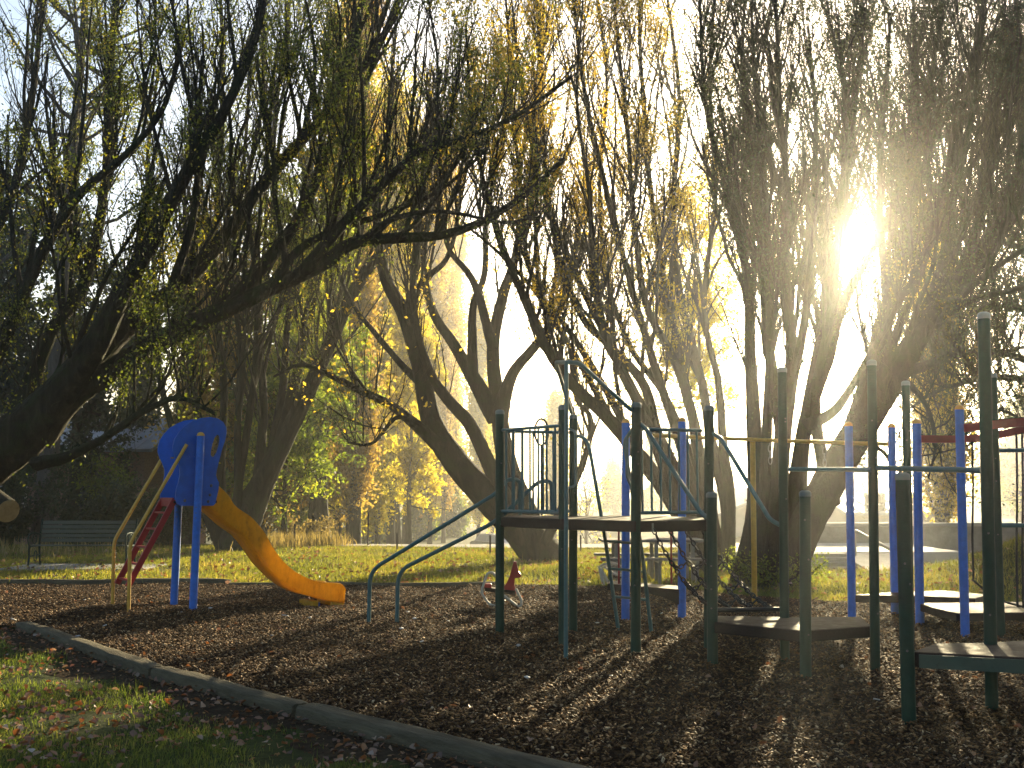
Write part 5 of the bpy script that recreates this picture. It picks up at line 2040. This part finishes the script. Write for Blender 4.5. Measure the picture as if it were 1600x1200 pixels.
def cab_pt(u, z, s_, o=.006):
    return cpt(u, s_ * (.80 - .16 * (z - .97) / .45 + o), z)
for s_ in (-1, 1):
    for (a, b) in ((-1.45, -.42), (-.34, .62)):
        lo_ = 1.02
        mb.add([cab_pt(a + .02, lo_, s_), cab_pt(b, lo_, s_), cab_pt(min(b, .28), 1.34, s_), cab_pt(max(a, -1.25), 1.34, s_)], [(0, 1, 2, 3)])
mb.build('side_window', m_glass, car)
mb = MB()
mb.add([cpt(.99, -.72, 1.005), cpt(.99, .72, 1.005), cpt(.34, .62, 1.375), cpt(.34, -.62, 1.375)], [(0, 1, 2, 3)])
mb.build('windscreen', m_glass, car)
for u in (-1.3, 1.35):
    for v_ in (-.82, .82):
        mb = MB()
        mb.tube([cpt(u, v_ - .1, .31), cpt(u, v_ + .1, .31)], .31, 18)
        wo = mb.build('wheel', m_tyre, car)
        mb = MB()
        mb.tube([cpt(u, v_ - .105, .31), cpt(u, v_ + .105, .31)], .18, 14)
        mb.build('rim', m_steel, wo)
for v_ in (-.62, .62):
    mb = MB()
    mb.sphere(cpt(2.02, v_, .68), .13, 10, 6, (.7, 1, .6))
    mb.build('headlight', m_glass, car)

# ------------------------------------------------------------------ brick house behind the bench
def bricks(name, c1, c2, mortar):
    m, nt, out = new_mat(name)
    v = coords(nt, 'Object')
    # bricks laid along x + y so that every wall shows them
    sp_ = N(nt, 'ShaderNodeSeparateXYZ')
    nt.links.new(v, sp_.inputs[0])
    ad = N(nt, 'ShaderNodeMath', operation='ADD')
    nt.links.new(sp_.outputs[0], ad.inputs[0])
    nt.links.new(sp_.outputs[1], ad.inputs[1])
    cb = N(nt, 'ShaderNodeCombineXYZ')
    nt.links.new(ad.outputs[0], cb.inputs[0])
    nt.links.new(sp_.outputs[2], cb.inputs[1])
    bt = N(nt, 'ShaderNodeTexBrick')
    bt.inputs['Color1'].default_value = (*c1, 1)
    bt.inputs['Color2'].default_value = (*c2, 1)
    bt.inputs['Mortar'].default_value = (*mortar, 1)
    bt.inputs['Scale'].default_value = 4.2
    bt.inputs['Mortar Size'].default_value = .014
    nt.links.new(cb.outputs[0], bt.inputs['Vector'])
    p = N(nt, 'ShaderNodeBsdfPrincipled')
    nt.links.new(bt.outputs['Color'], p.inputs['Base Color'])
    p.inputs['Roughness'].default_value = .9
    nt.links.new(p.outputs[0], out.inputs['Surface'])
    return m


m_brick = bricks('house_brick', (.16, .085, .06), (.22, .12, .085), (.22, .20, .17))
m_iron_roof = stone('grey_iron_roof', [(0.3, (0.14, 0.16, 0.18)), (0.6, (0.2, 0.225, 0.25)), (0.85, (0.26, 0.28, 0.3))], scale=2, rough=.5, bump=.1)
m_dark_win, nt, out = new_mat('dark_window')
pb = N(nt, 'ShaderNodeBsdfPrincipled')
pb.inputs['Base Color'].default_value = (0.02, 0.025, 0.03, 1)
pb.inputs['Roughness'].default_value = 0.1
nt.links.new(pb.outputs[0], out.inputs['Surface'])
m_trim = paint('pale_trim', (0.42, 0.38, 0.32), 0.6, 0.15)


def gabled(root, x0, x1, y0, y1, zg, ze, zr, over, wallm, roofm, axis_x=True):
    mb = MB()
    if axis_x:
        ym = (y0 + y1) / 2
        vs = [(x0, y0, zg), (x1, y0, zg), (x1, y1, zg), (x0, y1, zg), (x0, y0, ze), (x1, y0, ze), (x1, y1, ze), (x0, y1, ze), (x0, ym, zr - .08), (x1, ym, zr - .08)]
        fs = [(0, 1, 5, 4), (2, 3, 7, 6), (1, 2, 6, 9, 5), (3, 0, 4, 8, 7)]
    else:
        xm = (x0 + x1) / 2
        vs = [(x0, y0, zg), (x1, y0, zg), (x1, y1, zg), (x0, y1, zg), (x0, y0, ze), (x1, y0, ze), (x1, y1, ze), (x0, y1, ze), (xm, y0, zr - .08), (xm, y1, zr - .08)]
        fs = [(0, 1, 5, 8, 4), (2, 3, 7, 9, 6), (1, 2, 6, 5), (3, 0, 4, 7)]
    mb.add(vs, fs)
    mb.build('wall', wallm, root)
    rf = MB()
    th = .12
    if axis_x:
        ym = (y0 + y1) / 2
        sl = (zr - ze) / (ym - y0)
        for s_, ye in ((-1, y0 - over), (1, y1 + over)):
            zee = zr - sl * abs(ye - ym)
            a = [(x0 - over, ye, zee), (x1 + over, ye, zee), (x1 + over, ym, zr), (x0 - over, ym, zr)]
            rf.add([(p[0], p[1], p[2] + .02) for p in a] + [(p[0], p[1], p[2] + .02 + th) for p in a], [(0, 1, 2, 3), (4, 5, 6, 7), (0, 1, 5, 4), (1, 2, 6, 5), (2, 3, 7, 6), (3, 0, 4, 7)])
            nrib = int((x1 - x0 + 2 * over) / .6)
            for k in range(nrib + 1):
                xx = x0 - over + .04 + (x1 - x0 + 2 * over - .08) * k / nrib
                rf.tube([Vector((xx, ye, zee + th + .025)), Vector((xx, ym, zr + th + .025))], .025, 5)
    else:
        xm = (x0 + x1) / 2
        sl = (zr - ze) / (xm - x0)
        for s_, xe in ((-1, x0 - over), (1, x1 + over)):
            zee = zr - sl * abs(xe - xm)
            a = [(xe, y0 - over, zee), (xe, y1 + over, zee), (xm, y1 + over, zr), (xm, y0 - over, zr)]
            rf.add([(p[0], p[1], p[2] + .02) for p in a] + [(p[0], p[1], p[2] + .02 + th) for p in a], [(0, 1, 2, 3), (4, 5, 6, 7), (0, 1, 5, 4), (1, 2, 6, 5), (2, 3, 7, 6), (3, 0, 4, 7)])
            nrib = int((y1 - y0 + 2 * over) / .8)
            for k in range(nrib + 1):
                yy = y0 - over + .04 + (y1 - y0 + 2 * over - .08) * k / nrib
                rf.tube([Vector((xe, yy, zee + th + .025)), Vector((xm, yy, zr + th + .025))], .025, 5)
    return rf.build('roof', roofm, root)


def window(root, x, y, z, wd, ht, glass=m_dark_win):
    mb = MB()
    t = .07
    for dx in (-wd / 2, wd / 2):
        mb.box((x + dx, y - .03, z), (t, .08, ht + t))
    for dz in (-ht / 2, 0, ht / 2):
        mb.box((x, y - .032, z + dz), (wd - t, .07, t))
    f = mb.build('window', m_trim, root)
    mb = MB()
    mb.box((x, y - .01, z), (wd, .03, ht))
    mb.build('pane', glass, f)
    mb = MB()
    mb.box((x, y - .07, z - ht / 2 - .10), (wd + .25, .16, .07))
    mb.build('sill', m_trim, f)


hy = 43
hz0 = gh(-16, hy) - .3
hx0, hx1 = at(60, 700, hy).x, at(242, 700, hy).x
house = thing('brick_house', 'brick house with a grey iron roof behind the bench and shrubs', 'house', ((hx0 + hx1) / 2, hy, hz0))
gabled(house, hx0 - 5, hx1 - .4, hy, hy + 9, hz0, at(200, 702, hy).z, at(200, 656, hy + 4).z, .45, m_brick, m_iron_roof)
window(house, hx1 - 2.6, hy, hz0 + 2.1, 1.0, 1.6)
window(house, hx1 - 5.8, hy, hz0 + 2.1, 1.6, 1.3)
mb = MB()
mb.box((hx1 - 1.1, hy - .03, hz0 + 1.15), (.95, .06, 2.2), 0, .01)
do_ = mb.build('door', m_trim, house)
mb = MB()
mb.sphere((hx1 - 1.45, hy - .09, hz0 + 1.15), .035, 8, 6)
mb.build('handle', m_steel, do_)
mb = MB()
mb.box((hx1 - 4.2, hy + 5.2, at(200, 645, hy + 4).z), (.6, .6, 1.2), 0, .02)
mb.build('chimney', m_brick, house)

# ------------------------------------------------------------------ pale hall in the mist at the right
m_hall = paint('pale_hall_wall', (0.40, 0.39, 0.37), 0.7, 0.1, scale=2)
m_hall_roof = paint('pale_hall_roof', (0.30, 0.33, 0.35), 0.5, 0.1, scale=2)
yh = 52
xh0, xh1 = at(1130, 800, yh).x, at(1310, 800, yh).x
zg = gh(xh0, yh) - .3
hall = thing('hall', 'pale gabled hall in the mist behind the massive tree', 'hall', ((xh0 + xh1) / 2, yh, zg))
gabled(hall, xh0, xh1, yh, yh + 14, zg, at(1200, 803, yh).z, at(1215, 766, yh).z, .6, m_hall, m_hall_roof, False)
for k in range(3):
    window(hall, xh0 + 1.6 + k * 2.2, yh, zg + 1.6, 1.1, 1.2)
mb = MB()
mb.box((xh1 - 1.5, yh - .04, zg + 1.2), (1.4, .08, 2.3))
mb.build('door', m_trim, hall)
# low building to the right of it
yl = 46
x0, x1 = at(1330, 800, yl).x, at(1475, 800, yl).x
zg = gh(x0, yl) - .3
low = thing('long_shed', 'long low pale shed in the mist behind the blue posts', 'shed', ((x0 + x1) / 2, yl, zg))
gabled(low, x0, x1, yl, yl + 6, zg, at(1400, 803, yl).z, at(1400, 783, yl).z, .4, m_hall, m_hall_roof)
for k in range(3):
    window(low, x0 + 1.0 + k * 1.5, yl, zg + 1.5, .8, .9)

# ------------------------------------------------------------------ skate park: bank wall, platform, steps, ramp, rail
sy = 20.4
z_top = at(1330, 866, sy + 1.2).z
xs0, xs1 = at(1258, 880, sy).x, at(1362, 880, sy).x
steps = thing('concrete_steps', 'low flight of concrete steps at the skate area behind the massive tree', 'steps', ((xs0 + xs1) / 2, sy, 0))
nst = 4
for k in range(nst):
    mb = MB()
    zz0, zz1 = -.1, z_top * (k + 1) / nst - (.002 if k == nst - 1 else 0)
    mb.box(((xs0 + xs1) / 2, sy + .16 + k * .3 + .6, (zz0 + zz1) / 2), (xs1 - xs0, .3 + (1.2 if False else 0), zz1 - zz0), 0, .01)
    mb.build('step', m_conc, steps)
plat = MB()
px0, px1 = xs0 - 1.5, at(1480, 866, sy + 3).x
plat.box(((px0 + px1) / 2, sy + 3.9, z_top / 2 - .2), (px1 - px0, 3.7, z_top + .4), 0, .02)
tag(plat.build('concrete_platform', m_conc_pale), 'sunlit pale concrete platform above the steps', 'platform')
# sloping ramp right of the steps
rx0, rx1 = xs1 + .04, at(1478, 880, sy).x
rmp = MB()
nseg = 12
vs, fs = [], []
for i in range(nseg + 1):
    t = i / nseg
    z = z_top * (t ** 1.6) * 1.0
    yy = sy - .5 + 2.4 * t
    for xx in (rx0 + .0, rx1 - .35 * (1 - t)):
        vs += [(xx, yy, max(.02, z - .01)), (xx, yy, -.25)]
for i in range(nseg):
    a = i * 4
    e = a + 4
    fs += [(a, a + 2, e + 2, e), (a, e, e + 1, a + 1), (a + 2, a + 3, e + 3, e + 2)]
fs += [(0, 1, 3, 2), (nseg * 4, nseg * 4 + 2, nseg * 4 + 3, nseg * 4 + 1)]
rmp.add(vs, fs, False)
tag(rmp.build('skate_ramp', m_conc), 'curved concrete skate ramp beside the low steps', 'ramp')
apron = MB()
apron.box(((rx0 + rx1) / 2 - .1, sy - 1.15, 0.01), (rx1 - rx0 - .2, 1.2, .14), 0, .015)
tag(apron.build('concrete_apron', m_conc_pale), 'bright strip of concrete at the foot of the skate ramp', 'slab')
wl = MB()
wy = sy + 6.2
wz = at(1400, 822, wy).z
wx0, wx1 = at(1255, 822, wy).x, at(1720, 822, wy).x
wl.box(((wx0 + wx1) / 2, wy, wz / 2 - .3), (wx1 - wx0, .3, wz + .6), 0, .015)
wo = tag(wl.build('concrete_wall', m_conc), 'long grey concrete wall of the skate area', 'wall')
cp = MB()
cp.box(((wx0 + wx1) / 2, wy, wz + .04), (wx1 - wx0 + .04, .4, .075), 0, .01)
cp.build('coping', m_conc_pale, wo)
hrl = MB()
ry = sy + 1.0
q0 = at(1335, 828, ry)
q1 = at(1398, 862, ry - 1.6)
hrl.bent([Vector((q0.x, q0.y, z_top - .02)), q0, q1, Vector((q1.x, q1.y, 0.03))], .03, .1, 10)
q2 = q0.lerp(q1, .55)
tag(hrl.build('skate_rail', m_white), 'sloping pale steel grind rail beside the concrete steps', 'rail')
